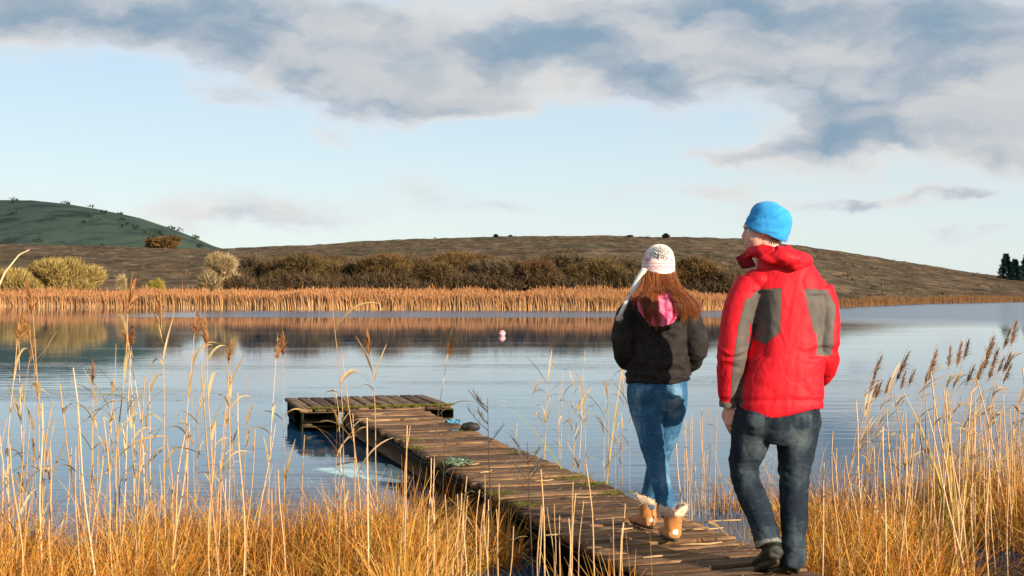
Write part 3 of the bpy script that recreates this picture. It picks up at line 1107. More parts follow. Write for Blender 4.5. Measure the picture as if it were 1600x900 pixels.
# T-shaped head: boards run lengthways, one board thickness above the walkway
H0, H1 = 7.70, 9.26          # along the jetty
T0, T1 = -0.50, 1.34         # across it
HZ = DECK + 0.018
t_ = T0
k_ = 0
while t_ < T1 - 0.05:
    w = min(rgp.uniform(0.13, 0.16), T1 - t_)
    plank('head_plank', (H0 + H1) / 2 + rgp.uniform(-0.02, 0.02), t_ + w / 2, HZ - 0.019 + rgp.uniform(-0.004, 0.004), H1 - H0 + rgp.uniform(-0.03, 0.03), w - 0.004, 0.036, ANG_U + rgp.gauss(0, 0.006), M_HEADW, jetty, 400 + k_)
    t_ += w + rgp.uniform(0.012, 0.022)
    k_ += 1
for s_, zz, hh, mat_ in ((H0 + 0.06, HZ - 0.042 - 0.06, 0.115, M_MOSSY), (H0 + 0.10, 0.01, 0.10, M_MOSSY), (H1 - 0.08, HZ - 0.042 - 0.075, 0.14, M_BEAM)):
    for a_, b_ in (((T0 + 0.03, -0.09), (JW + 0.09, T1 - 0.03)) if s_ < 8 else ((T0 + 0.03, T1 - 0.03),)):
        o = obj('head_beam', MB().box(Matrix.Identity(4), (b_ - a_, 0.08, hh), 0.008).mesh('head_beam'), mat_, jetty)
        o.location = jt(s_, (a_ + b_) / 2, zz)
        o.rotation_euler = (0, 0, ANG_N)
for t2 in (T0 + 0.05, T1 - 0.06):
    o = obj('head_side_beam', MB().box(Matrix.Identity(4), (H1 - H0 - 0.3, 0.06, 0.17), 0.008).mesh('head_side_beam'), M_BEAM, jetty)
    o.location = jt((H0 + H1) / 2, t2, HZ - 0.044 - 0.09)
    o.rotation_euler = (0, 0, ANG_U)
    o = obj('head_skirt_board', MB().box(Matrix.Identity(4), (H1 - H0 - 0.32, 0.03, 0.16), 0.006).mesh('head_skirt_board'), M_BEAM, jetty)
    o.location = jt((H0 + H1) / 2, t2, -0.005)
    o.rotation_euler = (0, 0, ANG_U)
for a_, b_ in ((T0 + 0.10, 0.0), (JW, T1 - 0.12)):
    o = obj('shade_board', MB().box(Matrix.Identity(4), (b_ - a_, 0.03, 0.30), 0.006).mesh('shade_board'), M_BEAM, jetty)  # dark board added behind the beams to stand for the underside's shade
    o.location = jt(H0 + 0.36, (a_ + b_) / 2, 0.07)
    o.rotation_euler = (0, 0, ANG_N)
for s_, t2 in ((H0 + 0.16, T0 + 0.09), (H0 + 0.16, T1 - 0.10), (H1 - 0.16, T0 + 0.10), (H1 - 0.16, T1 - 0.10)):
    po = obj('head_post', MB().tube([(0, 0, -0.9), (0.004, 0, 0.0), (0, 0, HZ - 0.05)], [0.075, 0.07, 0.066], 10).mesh('head_post'), M_MOSSY, jetty)
    po.location = jt(s_, t2, 0)


def moss_tufts(spots, n, seed, r=0.05, h=0.012):
    rg = np.random.default_rng(seed)
    P = np.array([list(jt(*sp)) for sp in spots])
    i = rg.integers(0, len(P), n)
    b = P[i] + rg.standard_normal((n, 3)) * np.array([r, r, 0.003])
    l = rg.uniform(0.5, 1.5, n) * h
    c = pick([(0.10, 0.115, 0.015), (0.16, 0.15, 0.02), (0.06, 0.075, 0.012)], n)
    lean = rg.normal(0, 0.5, (n, 2))
    V, Q, C = ribbons(b, l, np.full(n, 0.006), lean, lean * 0.3, rg.uniform(0, PI, n), c, c * 1.2, 1, 0.3)
    mb = MB().add(V, Q); mb.C.append(C)
    return mb.mesh('moss')


spots = [(H0 + 0.02 + 0.03 * math.sin(i * 3), T0 + 0.15 + i * 0.058, HZ) for i in range(29) if i % 7 not in (3,)]
o = obj('moss', moss_tufts(spots, 5200, 2, 0.028, 0.016), M_MOSS, jetty); o['kind'] = 'stuff'
spots = [(1.2, 0.83, DECK), (1.6, 0.80, DECK), (2.0, 0.84, DECK), (3.4, 0.82, DECK), (4.0, 0.06, DECK), (2.9, 0.05, DECK), (1.4, 0.04, DECK), (5.2, 0.80, DECK), (1.9, 0.7, DECK), (0.9, 0.07, DECK), (4.6, 0.1, DECK)]
o = obj('moss', moss_tufts(spots, 3600, 3, 0.06, 0.010), M_MOSS, jetty); o['kind'] = 'stuff'

# ------------------------------------------------------------------ things lying on and beside the jetty
M_ROPE_G = mat_mottle('green_rope', [(0.35, (0.03, 0.06, 0.035)), (0.6, (0.12, 0.17, 0.11)), (0.75, (0.5, 0.52, 0.45))], 30, bump=0.5, bdist=0.003, coord='Object')
M_ROPE_B = mat_mottle('blue_rope', [(0.35, (0.02, 0.12, 0.22)), (0.65, (0.10, 0.35, 0.48))], 40, bump=0.5, bdist=0.003)
M_STRAW = mat_tint('dry_straw', 0.7, 0.25, 0.0, 0.12, 25.0)
M_RUBBER = mat_mottle('black_rubber', [(0.35, (0.012, 0.012, 0.013)), (0.7, (0.035, 0.034, 0.034))], 12, bump=0.3, rough=0.55)


def tangle(name, label, cat, px, py, n, r, thick, mat, seed, sx=1.0):
    p = place(px, py, DECK)
    rg = random.Random(seed)
    t = thing(name, label, cat, (p.x, p.y, DECK))
    for q in range(n):
        pts = []
        a0 = rg.uniform(0, 6.28)
        rr = r * rg.uniform(0.5, 1.0)
        cx, cy = rg.uniform(-0.3, 0.3) * r * sx, rg.uniform(-0.3, 0.3) * r
        turns = rg.uniform(0.7, 1.3)
        for i in range(22):
            f = i / 21
            a = a0 + f * 2 * PI * turns
            w = rr * (1 + 0.25 * math.sin(3 * a + q))
            pts.append((cx + math.cos(a) * w * sx, cy + math.sin(a) * w * 0.8, thick + abs(math.sin(2.3 * a + q * 1.7)) * 0.025 + q * 0.006))
        obj('strand', MB().tube(pts, thick, 6).mesh('strand', True), mat, t)
    return t


tangle('rope_tangle', 'tangle of dark green rope on the left edge of the jetty', 'rope', 712, 729, 6, 0.085, 0.008, M_ROPE_G, 4, 1.1)
tangle('blue_rope', 'short loop of faded blue rope by the jetty head', 'rope', 708, 663, 3, 0.05, 0.008, M_ROPE_B, 9, 1.4)
p = place(735, 673, DECK)
fd = thing('rubber_fender', 'dark rounded rubber fender on the right edge of the jetty', 'fender', (p.x, p.y, DECK))
mb = MB()
mb.tube([(-0.13, 0, 0.03), (-0.10, 0, 0.045), (0.0, 0.01, 0.055), (0.10, 0.0, 0.045), (0.135, 0, 0.03)], [0.02, 0.045, 0.055, 0.045, 0.018], 12)
obj('body', mb.mesh('body', True), M_RUBBER, fd)
obj('cord', MB().tube([(-0.13, 0, 0.03), (-0.18, 0.03, 0.006), (-0.26, 0.0, 0.006), (-0.3, 0.06, 0.006)], 0.006, 6).mesh('cord', True), M_ROPE_B, fd)

fd.scale = (0.7, 0.7, 0.8)
# loose dry stems scattered on the boards
LOOSE = [(735, 727, 0.22, 12, 'pale dry stem poking from the green rope tangle'), (880, 836, 0.34, 10, 'dry reed stem lying on the boards left of the boots'),
         (955, 830, 0.42, 22, 'dry reed stem pointing at the heel of the tan boot'), (1100, 828, 0.36, 5, 'dry reed stem lying just right of the tan boots'),
         (1095, 851, 0.38, 8, 'pale reed stem lying between the tan boots and the dark boots'), (1040, 870, 0.40, 14, 'pale reed stem lying on the boards nearest the camera'),
         (640, 655, 0.30, -30, 'dry stem lying across the boards near the jetty head'), (760, 738, 0.2, 40, 'short dry stem right of the green rope tangle'),
         (1130, 815, 0.34, 2, 'dry reed stem along the right edge behind the boots'), (905, 778, 0.3, -8, 'dry stem on the boards beyond the tan boots'),
         (850, 752, 0.22, 10, 'thin dry stem in the middle of the jetty'), (590, 648, 0.25, 25, 'dry stem beside the mossy edge of the jetty head')]
for i, (px, py, L, a, lab) in enumerate(LOOSE):
    L *= 0.62
    p = place(px, py, DECK + 0.008)
    rg = random.Random(i)
    pts = [(-L / 2, 0, 0.002), (-L / 6, rg.uniform(-.01, .01), 0.006), (L / 6, rg.uniform(-.015, .015), 0.005), (L / 2, rg.uniform(-.02, .02), 0.012)]
    me = MB().tube(pts, [0.006, 0.0055, 0.005, 0.003], 6, (0.42, 0.28, 0.13)).mesh('fallen_stem', True)
    o = obj('fallen_stem', me, M_STRAW, None, p)
    o.rotation_euler = (0, 0, math.radians(a))
    tag(o, lab, 'reed stem', 'dry stems lying on the jetty')


def straw_litter(n=700):
    rg = np.random.default_rng(8)
    s_ = rg.uniform(-2.2, 7.6, n)
    t_ = rg.uniform(0.02, JW - 0.02, n)
    V0_ = JP[None, :] + s_[:, None] * JU + t_[:, None] * JN
    a = rg.normal(ANG_N, 0.7, n)
    L = rg.uniform(0.02, 0.14, n)
    w = rg.uniform(0.001, 0.0022, n)
    dv = np.stack([np.cos(a), np.sin(a)], 1)
    nv = np.stack([-dv[:, 1], dv[:, 0]], 1)
    z = np.full(n, DECK + 0.008) + rg.uniform(0, 0.006, n)
    A = V0_ - dv * L[:, None] / 2
    B = V0_ + dv * L[:, None] / 2
    V = np.stack([np.column_stack([A - nv * w[:, None], z]), np.column_stack([A + nv * w[:, None], z]), np.column_stack([B + nv * w[:, None], z + 0.004]), np.column_stack([B - nv * w[:, None], z + 0.004])], 1).reshape(-1, 3)
    mb = MB().add(V, np.arange(4 * n).reshape(-1, 4))
    mb.C.append(np.repeat(pick([(0.42, 0.27, 0.12), (0.25, 0.14, 0.06), (0.55, 0.4, 0.2), (0.10, 0.06, 0.03)], n), 4, 0))
    return mb.mesh('straw_litter')


tag(obj('straw_litter', straw_litter(), M_STRAW), 'fine dry straw scattered over the jetty boards', 'straw', kind='stuff')

# pale turquoise sheet awash beside the jetty
def mat_sheet():
    m_, t, bs = mat_base('wet_turquoise_plastic', 0.12, 0.5)
    p = t.node('ShaderNodeTexCoord').outputs['Object']
    f = t.noise(t.vm('MULTIPLY', p, (1.6, 5, 1)), 1.5, 5, 0.6)
    t.put(bs.inputs['Base Color'], t.ramp(f, [(0.3, (0.16, 0.40, 0.44)), (0.5, (0.45, 0.68, 0.69)), (0.7, (0.66, 0.82, 0.80))]))
    t.put(bs.inputs['Normal'], t.bump(t.noise(p, 9.0, 3), 0.25, 0.02))
    return m_


def sheet():
    out = [(482, 733), (505, 727), (540, 723), (575, 721), (610, 722), (640, 728), (665, 742), (655, 752), (625, 754), (590, 752), (560, 749), (530, 743), (505, 738)]
    P = [place(x, y, 0.0) for x, y in out]
    c = sum(P, Vector()) / len(P)
    V = []
    n = len(P)
    for zf, kf in ((0.006, 1.0), (0.014, 0.8), (0.012, 0.45), (-0.02, 1.0)):
        for i, p in enumerate(P):
            q = c + (p - c) * (kf * (1 + 0.02 * math.sin(i * 5.1)))
            V.append((q.x - c.x, q.y - c.y, zf - 0.006 + 0.009 * math.sin(i * 2.1 + kf * 3)))
    V.append((0, 0, 0.010)); V.append((0, 0, -0.02))
    Q, T = [], []
    for a, b in ((0, 1), (1, 2), (3, 0)):
        for i in range(n):
            j = (i + 1) % n
            Q.append((a * n + i, b * n + i, b * n + j, a * n + j))
    for i in range(n):
        j = (i + 1) % n
        T.append((2 * n + i, 4 * n, 2 * n + j))
        T.append((3 * n + i, 3 * n + j, 4 * n + 1))
    o = obj('plastic_sheet', mesh_np('plastic_sheet', V, Q, T, smooth=True), mat_sheet(), None, (c.x, c.y, 0))
    tag(o, 'pale turquoise sheet awash in the water left of the jetty', 'plastic sheet')


sheet()

# clump of weed on the sheet
p = place(662, 737, 0.01)
n = 260
rg = np.random.default_rng(6)
b = np.array([[0, 0, 0.0]]) + rg.standard_normal((n, 3)) * np.array([0.05, 0.03, 0.004])
lean = rg.normal(0, 0.9, (n, 2))
c = pick([(0.05, 0.08, 0.02), (0.10, 0.12, 0.03), (0.03, 0.045, 0.02)], n)
V, Q, C = ribbons(b, rg.uniform(0.03, 0.07, n), np.full(n, 0.006), lean, lean * 0.4, rg.uniform(0, PI, n), c, c, 2, 0.3)
mb = MB().add(V, Q); mb.C.append(C)
tag(obj('water_weed', mb.mesh('water_weed'), M_MOSS, None, p), 'dark green clump of weed on the turquoise sheet', 'weed')

# ------------------------------------------------------------------ pink buoy far out
bd = CAMZ * FPX / (524.5 - 450)
bx = (784.5 - 800) / FPX * bd
buoy = thing('mooring_buoy', 'small round pink and white buoy floating on the lake', 'buoy', (bx, bd, 0))
M_PINK = mat_mottle('faded_pink_float', [(0.3, (0.62, 0.20, 0.22)), (0.6, (0.75, 0.36, 0.36)), (0.8, (0.8, 0.55, 0.52))], 6, bump=0.1, rough=0.4)
mb = MB(); ellipsoid(mb, (0, 0, 0.075), (0.115, 0.115, 0.12), None, 20, 14)
obj('float', mb.mesh('float', True), M_PINK, buoy)
mb = MB()
mb.tube([(0.117 * math.cos(a), 0.117 * math.sin(a), 0.075) for a in np.linspace(0, 2 * PI, 25)], 0.008, 6)
obj('seam_band', mb.mesh('seam_band', True), mat_mottle('white_band', [(0.3, (0.7, 0.66, 0.62)), (0.7, (0.8, 0.78, 0.74))], 5, bump=0), buoy)
mb = MB()
mb.tube([(0, 0, 0.185), (0, 0, 0.215)], [0.03, 0.022], 10)
mb.tube([(0.025 * math.cos(a), 0, 0.225 + 0.025 * math.sin(a)) for a in np.linspace(0, 2 * PI, 15)], 0.007, 6)
obj('top_ring', mb.mesh('top_ring', True), M_RUBBER, buoy)

# ================================================================== REEDS AND SEDGE ON THE NEAR BANK
M_STALK = mat_tint('reed_straw', 0.6, 0.3, 0.0, 0.14, 30.0)
M_LEAF = mat_tint('reed_leaf', 0.65, 0.25, 0.25, 0.12, 30.0)
M_PLUME = mat_tint('reed_plume', 0.8, 0.15, 0.3, 0.15, 60.0)
M_SEDGE = mat_tint('sedge', 0.65, 0.2, 0.25, 0.12, 12.0)


def bank_z(x, y):
    return float(bank_height(np.array([[x, y, 0.0]]))[0])


STRAW = [(0.60, 0.40, 0.22), (0.52, 0.31, 0.14), (0.66, 0.47, 0.29), (0.46, 0.26, 0.10), (0.40, 0.24, 0.11)]


def reed_proto(kind, seed):
    """a reed of about unit height (scaled in height for each individual): stalk, leaves, seed head"""
    rg = random.Random(seed)
    nr = np.random.default_rng(seed)
    root = thing('reed', 'reed', 'reed')
    bend = {'bare': 0.03, 'plume': 0.05, 'leafy': 0.06, 'wind': 0.16}[kind]
    a = rg.uniform(0, 2 * PI) if kind != 'wind' else rg.uniform(-0.5, 0.4)
    pts = []
    for i in range(9):
        f = i / 8
        k_ = bend * f * f + 0.008 * math.sin(f * 9 + seed)
        pts.append((math.cos(a) * k_, math.sin(a) * k_, f))
    r0 = {'bare': 0.0043, 'plume': 0.0038, 'leafy': 0.0030, 'wind': 0.0035}[kind]
    c = np.array(rg.choice(STRAW)) * rg.uniform(0.9, 1.08)
    rad = [r0 * (1.15 - 0.45 * i / 8) if kind == 'bare' else r0 * (1.1 - 0.75 * i / 8) for i in range(9)]
    mb = MB().tube(pts, rad, 6, c)
    for i in range(1, 8):        # nodes of the cane
        if i % 2:
            p = np.array(pts[i])
            mb.tube([p - (0, 0, 0.004), p, p + (0, 0, 0.004)], [rad[i] * 1.02, rad[i] * 1.4, rad[i] * 1.02], 6, c * 0.62, caps=False)
    obj('stalk', mb.mesh('stalk', True), M_STALK, root)
    nl = {'bare': rg.choice([0, 0, 1]), 'plume': rg.choice([3, 4]), 'leafy': rg.choice([3, 4, 5]), 'wind': rg.choice([3, 4])}[kind]
    for q in range(nl):
        f = rg.uniform(0.35, 0.9) if kind != 'bare' else rg.uniform(0.4, 0.9)
        i = int(f * 8)
        p = Vector(pts[i]).lerp(Vector(pts[min(i + 1, 8)]), f * 8 - i)
        la = rg.uniform(0, 2 * PI) if kind != 'wind' else rg.uniform(-0.9, 0.9)
        L = rg.uniform(0.16, 0.34) if kind != 'bare' else rg.uniform(0.08, 0.16)
        up = rg.uniform(0.55, 1.0)
        droop = rg.uniform(0.0, 0.85)
        V, Qd = [], []
        w0 = rg.uniform(0.0045, 0.008)
        sx, sy = -math.sin(la), math.cos(la)
        n = 7
        for j in range(n + 1):
            g = j / n
            out = L * (g * (0.75 - 0.35 * up) + 0.12 * g * g)
            zz = L * (up * g - droop * g * g * 0.8)
            w = w0 * min(1, 4 * g + 0.4) * (1 - g ** 2.2) + 0.0006
            tw = 0.8 * g
            cxx = p.x + math.cos(la) * out
            cyy = p.y + math.sin(la) * out
            V.append((cxx - sx * w, cyy - sy * w, p.z + zz - w * tw))
            V.append((cxx, cyy, p.z + zz - 0.25 * w))
            V.append((cxx + sx * w, cyy + sy * w, p.z + zz + w * tw))
        for j in range(n):
            for b in (0, 1):
                Qd.append((j * 3 + b, j * 3 + b + 1, j * 3 + b + 4, j * 3 + b + 3))
        lc = np.array(rg.choice([(0.62, 0.44, 0.22), (0.5, 0.32, 0.13), (0.55, 0.42, 0.20), (0.36, 0.23, 0.10)]))
        obj('leaf', MB().add(V, Qd, (), lc).mesh('leaf', True), M_LEAF, root)
    if kind in ('plume', 'wind'):
        n = 130
        top = Vector(pts[-1])
        H = rg.uniform(0.085, 0.115)
        f = nr.uniform(0, 1, n)
        ax = np.array([math.cos(a), math.sin(a)])
        drift = 0.25 if kind == 'plume' else 0.55
        b = np.stack([top.x + ax[0] * drift * H * f * 0.7, top.y + ax[1] * drift * H * f * 0.7, top.z - 0.04 + H * f], 1)
        ang = nr.uniform(0, 2 * PI, n)
        spread = nr.uniform(0.25, 1.0, n) * (1 - 0.55 * f)
        lean = np.stack([np.cos(ang) * spread, np.sin(ang) * spread], 1) + ax * (0.2 if kind == 'plume' else 0.55)
        ln = H * (0.48 - 0.30 * f) * nr.uniform(0.6, 1.3, n)
        cols = [(0.42, 0.19, 0.06), (0.50, 0.26, 0.10), (0.30, 0.12, 0.04)] if kind == 'plume' else [(0.28, 0.14, 0.085), (0.38, 0.22, 0.12), (0.19, 0.09, 0.06), (0.48, 0.33, 0.19)]
        c0 = np.asarray(cols)[nr.integers(0, len(cols), n)] * (1 + 0.15 * nr.standard_normal((n, 1)))
        V, Q, C = ribbons(b, ln, np.full(n, 0.0042), lean, ax[None, :] * 0.2 + 0 * lean, nr.uniform(0, PI, n), c0 * 0.85, c0 * 1.25, 2, 0.35)
        mb = MB().add(V, Q); mb.C.append(np.clip(C, 0.01, 0.9))
        mb.tube([top - Vector((0, 0, 0.05)), top + Vector((ax[0] * drift * H * 0.35, ax[1] * drift * H * 0.35, H * 0.5)), top + Vector((ax[0] * drift * H * 0.7, ax[1] * drift * H * 0.7, H * 0.98))], [0.0022, 0.0016, 0.0008], 5, c * 0.8)
        obj('seed_head', mb.mesh('seed_head'), M_PLUME, root)
    return root


PROTO = {k_: [reed_proto(k_, 10 * j + 3 + ord(k_[0])) for j in range(7)] for k_ in ('bare', 'plume', 'leafy', 'wind')}
USED = set()
rr = random.Random(77)


def say(px, top, ty):
    how = 'tall ' if top < 610 else 'short ' if top > 710 else ''
    lean = ' leaning right' if ty > 0.06 else ' leaning left' if ty < -0.06 else ''
    return how, lean


ZONES = {'left': [(90, 'at the left edge'), (190, 'below the willow bushes'), (300, 'below the pale round tree'), (440, 'right of the seed-headed clump'), (560, 'in front of the jetty head'), (2000, 'before the turquoise sheet')],
         'right': [(1360, 'beside the dark jeans'), (1450, 'in the gap right of the red jacket'), (1530, 'by the yellow-green sword leaves'), (2000, 'at the right edge')]}


def zone(px, side):
    for lim, txt in ZONES[side]:
        if px < lim:
            return txt


def reed(kind, px, d, top, label, group, tilt=None, thick=1.0, water=False, var=None):
    x = (px - 800) / FPX * d
    s_, t_ = jetty_coords(x, d)
    if -3.4 < s_ < 9.4 and -0.06 < t_ < JW + 0.06:
        return None
    z = min(bank_z(x, d), 0.3) if not water else max(bank_z(x, d), -0.3) if d < 12 else -0.3
    z -= 0.02
    h = CAMZ - (top - 450) / FPX * d - z
    p = PROTO[kind][var if var is not None else rr.randrange(7)]
    if p.name in USED:
        o = copy_tree(p)
    else:
        o = p
        USED.add(p.name)
    o.location = (x, d, z)
    if kind in ('plume', 'wind'):
        h /= 1.10
    o.scale = (thick * min(1.3, 0.6 + 0.4 * h), thick * min(1.3, 0.6 + 0.4 * h), h)
    if kind in ('plume', 'wind', 'leafy'):
        o.scale = (thick * h, thick * h, h)
    tx, ty = tilt if tilt else (rr.gauss(0, 0.03), rr.gauss(0, 0.035))
    o.rotation_euler = (tx, ty, rr.uniform(0, 6.28) if kind not in ('wind',) else rr.gauss(0, 0.25))
    how, lean = say(px, top, ty)
    side = 'left' if 'left bank' in label else 'right' if 'right bank' in label else None
    if side and group:
        if 'seed head' in label and side == 'left':
            pass
        else:
            label = how + label.replace(' on the left bank', '').replace(' on the right bank', '') + lean + ' ' + zone(px, side)
    elif group and 'stalk' in label:
        label = how + label + lean
    if len(label.split()) > 16:
        label = label.replace('bare broken pale', 'bare pale').replace('standing ', '')
    tag(o, label, 'reed', group)
    return o


# -- tall reeds with seed heads, left bank
LP = [(12, 6.6, 476, 'reed with brown seed head at the left edge, rising to the far shore'), (70, 7.4, 480, 'short-plumed reed just right of the reed at the left edge'),
      (84, 7.0, 424, 'tallest reed with seed head in front of the willow bushes'), (180, 6.6, 425, 'tall reed with seed head right of the willow bushes'),
      (192, 7.6, 492, 'forked reed with seed head below the tall one'), (258, 7.2, 444, 'reed with narrow dark seed head below the yellow bush'),
      (290, 7.7, 474, 'reed with seed head left of the pale round tree'), (327, 7.0, 486, 'reed with bushy seed head below the pale round tree'),
      (212, 8.0, 500, 'reed with seed head in the thick of the left clump'), (236, 7.5, 484, 'reed with dark seed head in the left clump'),
      (415, 7.7, 516, 'short thin reed with seed head right of the left clump'), (446, 8.2, 506, 'small reed with seed head left of the jetty head'),
      (592, 7.5, 502, 'reed with bright orange seed head above the jetty head'), (668, 7.8, 508, 'reed with small seed head above the right end of the jetty head'),
      (30, 7.9, 520, 'lower reed with seed head near the left edge'), (152, 8.1, 560, 'low reed with drooping dark seed head in the left clump'),
      (345, 8.0, 520, 'slender reed with seed head at the right of the left clump')]
for px, d, top, lab in LP:
    reed('plume', px, d, top, lab, 'reeds with seed heads on the left bank', (rr.gauss(0, 0.02), rr.gauss(0, 0.03)), 0.85)
reed('leafy', 543, 7.2, 470, 'tall leafy reed without seed head in front of the jetty head', None, (0, 0.03), 1.0, False, 2)
reed('leafy', 574, 7.0, 540, 'leafy orange reed leaning in front of the jetty head', None, (0, -0.08), 1.0, False, 4)
reed('leafy', 523, 7.4, 600, 'short leafy orange reed in front of the mossy head beam', None, (0, 0.05), 1.0, False, 5)

# -- leafy thin reeds between them
for i in range(24):
    reed('leafy', rr.uniform(-20, 390) if i % 3 else rr.uniform(-20, 700), rr.uniform(6.3, 8.4), rr.uniform(520, 690), 'thin leafy pale reed on the left bank', 'thin leafy reeds on the left bank', None, 0.95)
# -- broken bare stalks
for i in range(50):
    u = rr.random()
    px = -20 + 470 * u ** 1.15 if i % 4 else rr.uniform(300, 700)
    d = rr.uniform(5.6, 8.0)
    reed('bare', px, d, rr.triangular(540, 800, 670), 'bare broken pale reed stalk on the left bank', 'broken reed stalks on the left bank', (rr.gauss(0, 0.04), rr.gauss(0, 0.06)), rr.uniform(0.8, 1.15))
for i in range(30):
    px = rr.uniform(690, 985)
    d = rr.uniform(5.5, 6.5)
    reed('bare', px, d, rr.triangular(715, 850, 780), 'bare pale reed stalk standing in front of the jetty', 'reed stalks in front of the jetty', (rr.gauss(0, 0.04), rr.gauss(0, 0.06)), rr.uniform(0.8, 1.1))
# -- reeds standing in the open water behind the jetty
for i in range(26):
    px = rr.choice([rr.gauss(830, 22), rr.gauss(935, 26), rr.gauss(880, 30), rr.gauss(985, 15)])
    d = rr.uniform(9.6, 12.8)
    reed('leafy', px, d, rr.uniform(545, 640), 'thin pale reed standing in the water beyond the jetty', 'reeds in the water beyond the jetty', (rr.gauss(0, 0.03), rr.gauss(0, 0.06)), 0.75, True)
for i in range(18):
    px = rr.uniform(1068, 1145)
    d = rr.uniform(8.4, 10.0)
    reed('bare', px, d, rr.uniform(630, 730), 'pale reed stalk between the two walkers', 'reed stalks between the two walkers', (rr.gauss(0, 0.03), rr.gauss(0, 0.04)), 0.8, True)
# -- right bank
for i in range(34):
    px = 1318 + 300 * (rr.random() ** 0.9)
    d = rr.uniform(8.2, 11.5)
    top = 560 - 55 * (px - 1310) / 300 + rr.uniform(-18, 40)
    reed('wind', px - 22, d, top, 'wind-bent reed with dark plume on the right bank', 'wind-bent reeds on the right bank', (rr.gauss(0, 0.03), rr.gauss(0.05, 0.04)), 0.85, True)
for i in range(88):
    px = 1285 + 340 * (rr.random() ** 0.85)
    d = rr.uniform(6.4, 9.2)
    reed('bare', px, d, rr.triangular(560, 790, 650) + max(0, (1400 - px) * 0.3), 'bare pale reed stalk on the right bank', 'reed stalks on the right bank', (rr.gauss(0, 0.05), rr.gauss(0.01, 0.08)), rr.uniform(0.8, 1.15))
o = reed('bare', 1268, 6.9, 725, 'pale reed stalk leaning far over beside the dark jeans', None, (0.0, 0.95), 1.1)
o = reed('bare', 1440, 7.2, 700, 'pale reed stalk leaning across the others on the right bank', None, (0.0, -0.62), 1.0)

# -- arching leaf at the left edge
pts = [at(-30, 520, 5.6), at(-12, 470, 5.6), at(8, 425, 5.6), at(30, 398, 5.6), at(46, 390, 5.6)]
b0 = Vector((pts[0].x - 0.06, pts[0].y, 0.05))
al = thing('reed', 'long pale grass blade arching over at the left edge', 'reed', b0)
obj('stalk', MB().tube([Vector((0, 0, 0)), (pts[0] - b0) * 0.5 + Vector((-0.02, 0, 0)), pts[0] - b0] + [p - b0 for p in pts[1:]], [0.006, 0.0055, 0.005, 0.0045, 0.004, 0.003, 0.0012], 6, (0.74, 0.56, 0.32)).mesh('stalk', True), M_STALK, al)

# -- dark dead weed stem against the boards
def dead_weed(px, d, top, lab, seed):
    rg = random.Random(seed)
    x = (px - 800) / FPX * d
    z = bank_z(x, d)
    h = CAMZ - (top - 450) / FPX * d - z
    t = thing('dead_weed', lab, 'weed', (x, d, z))
    col = (0.055, 0.035, 0.025)
    obj('stem', MB().tube([(0, 0, 0), (-0.015, 0, h * 0.4), (-0.03, 0, h * 0.75), (-0.035, 0, h)], [0.004, 0.0035, 0.0028, 0.0012], 6, col).mesh('stem', True), M_STALK, t)
    for i in range(7):
        f = rg.uniform(0.72, 0.97)
        a = rg.choice([0, PI]) + rg.uniform(-0.6, 0.6)
        L = rg.uniform(0.07, 0.15)
        b = Vector((-0.033, 0, h * f))
        e = b + Vector((math.cos(a) * L * 0.7, math.sin(a) * L * 0.4, L * 0.75))
        bm_ = MB().tube([b, b.lerp(e, 0.5) + Vector((0, 0, -0.008)), e], [0.0025, 0.0022, 0.001], 5, col)
        nn = 9
        base = np.array([list(b.lerp(e, rg.uniform(0.4, 1))) for _ in range(nn)])
        lean = np.array([[math.cos(a) * rg.uniform(0.1, 0.9), rg.uniform(-0.3, 0.3)] for _ in range(nn)])
        V, Q, C = ribbons(base, np.full(nn, 0.035), np.full(nn, 0.004), lean, lean * 0, np.full(nn, 0.3), np.full((nn, 3), 0.05), np.full((nn, 3), 0.07), 2, 0.3)
        bm_.add(V, Q); bm_.C.append(C)
        obj('twig', bm_.mesh('twig'), M_STALK, t)


dead_weed(772, 6.9, 622, 'dark dead weed stem with twiggy top in front of the jetty', 3)
dead_weed(835, 6.6, 690, 'short dark dead weed stem before the middle of the jetty', 8)


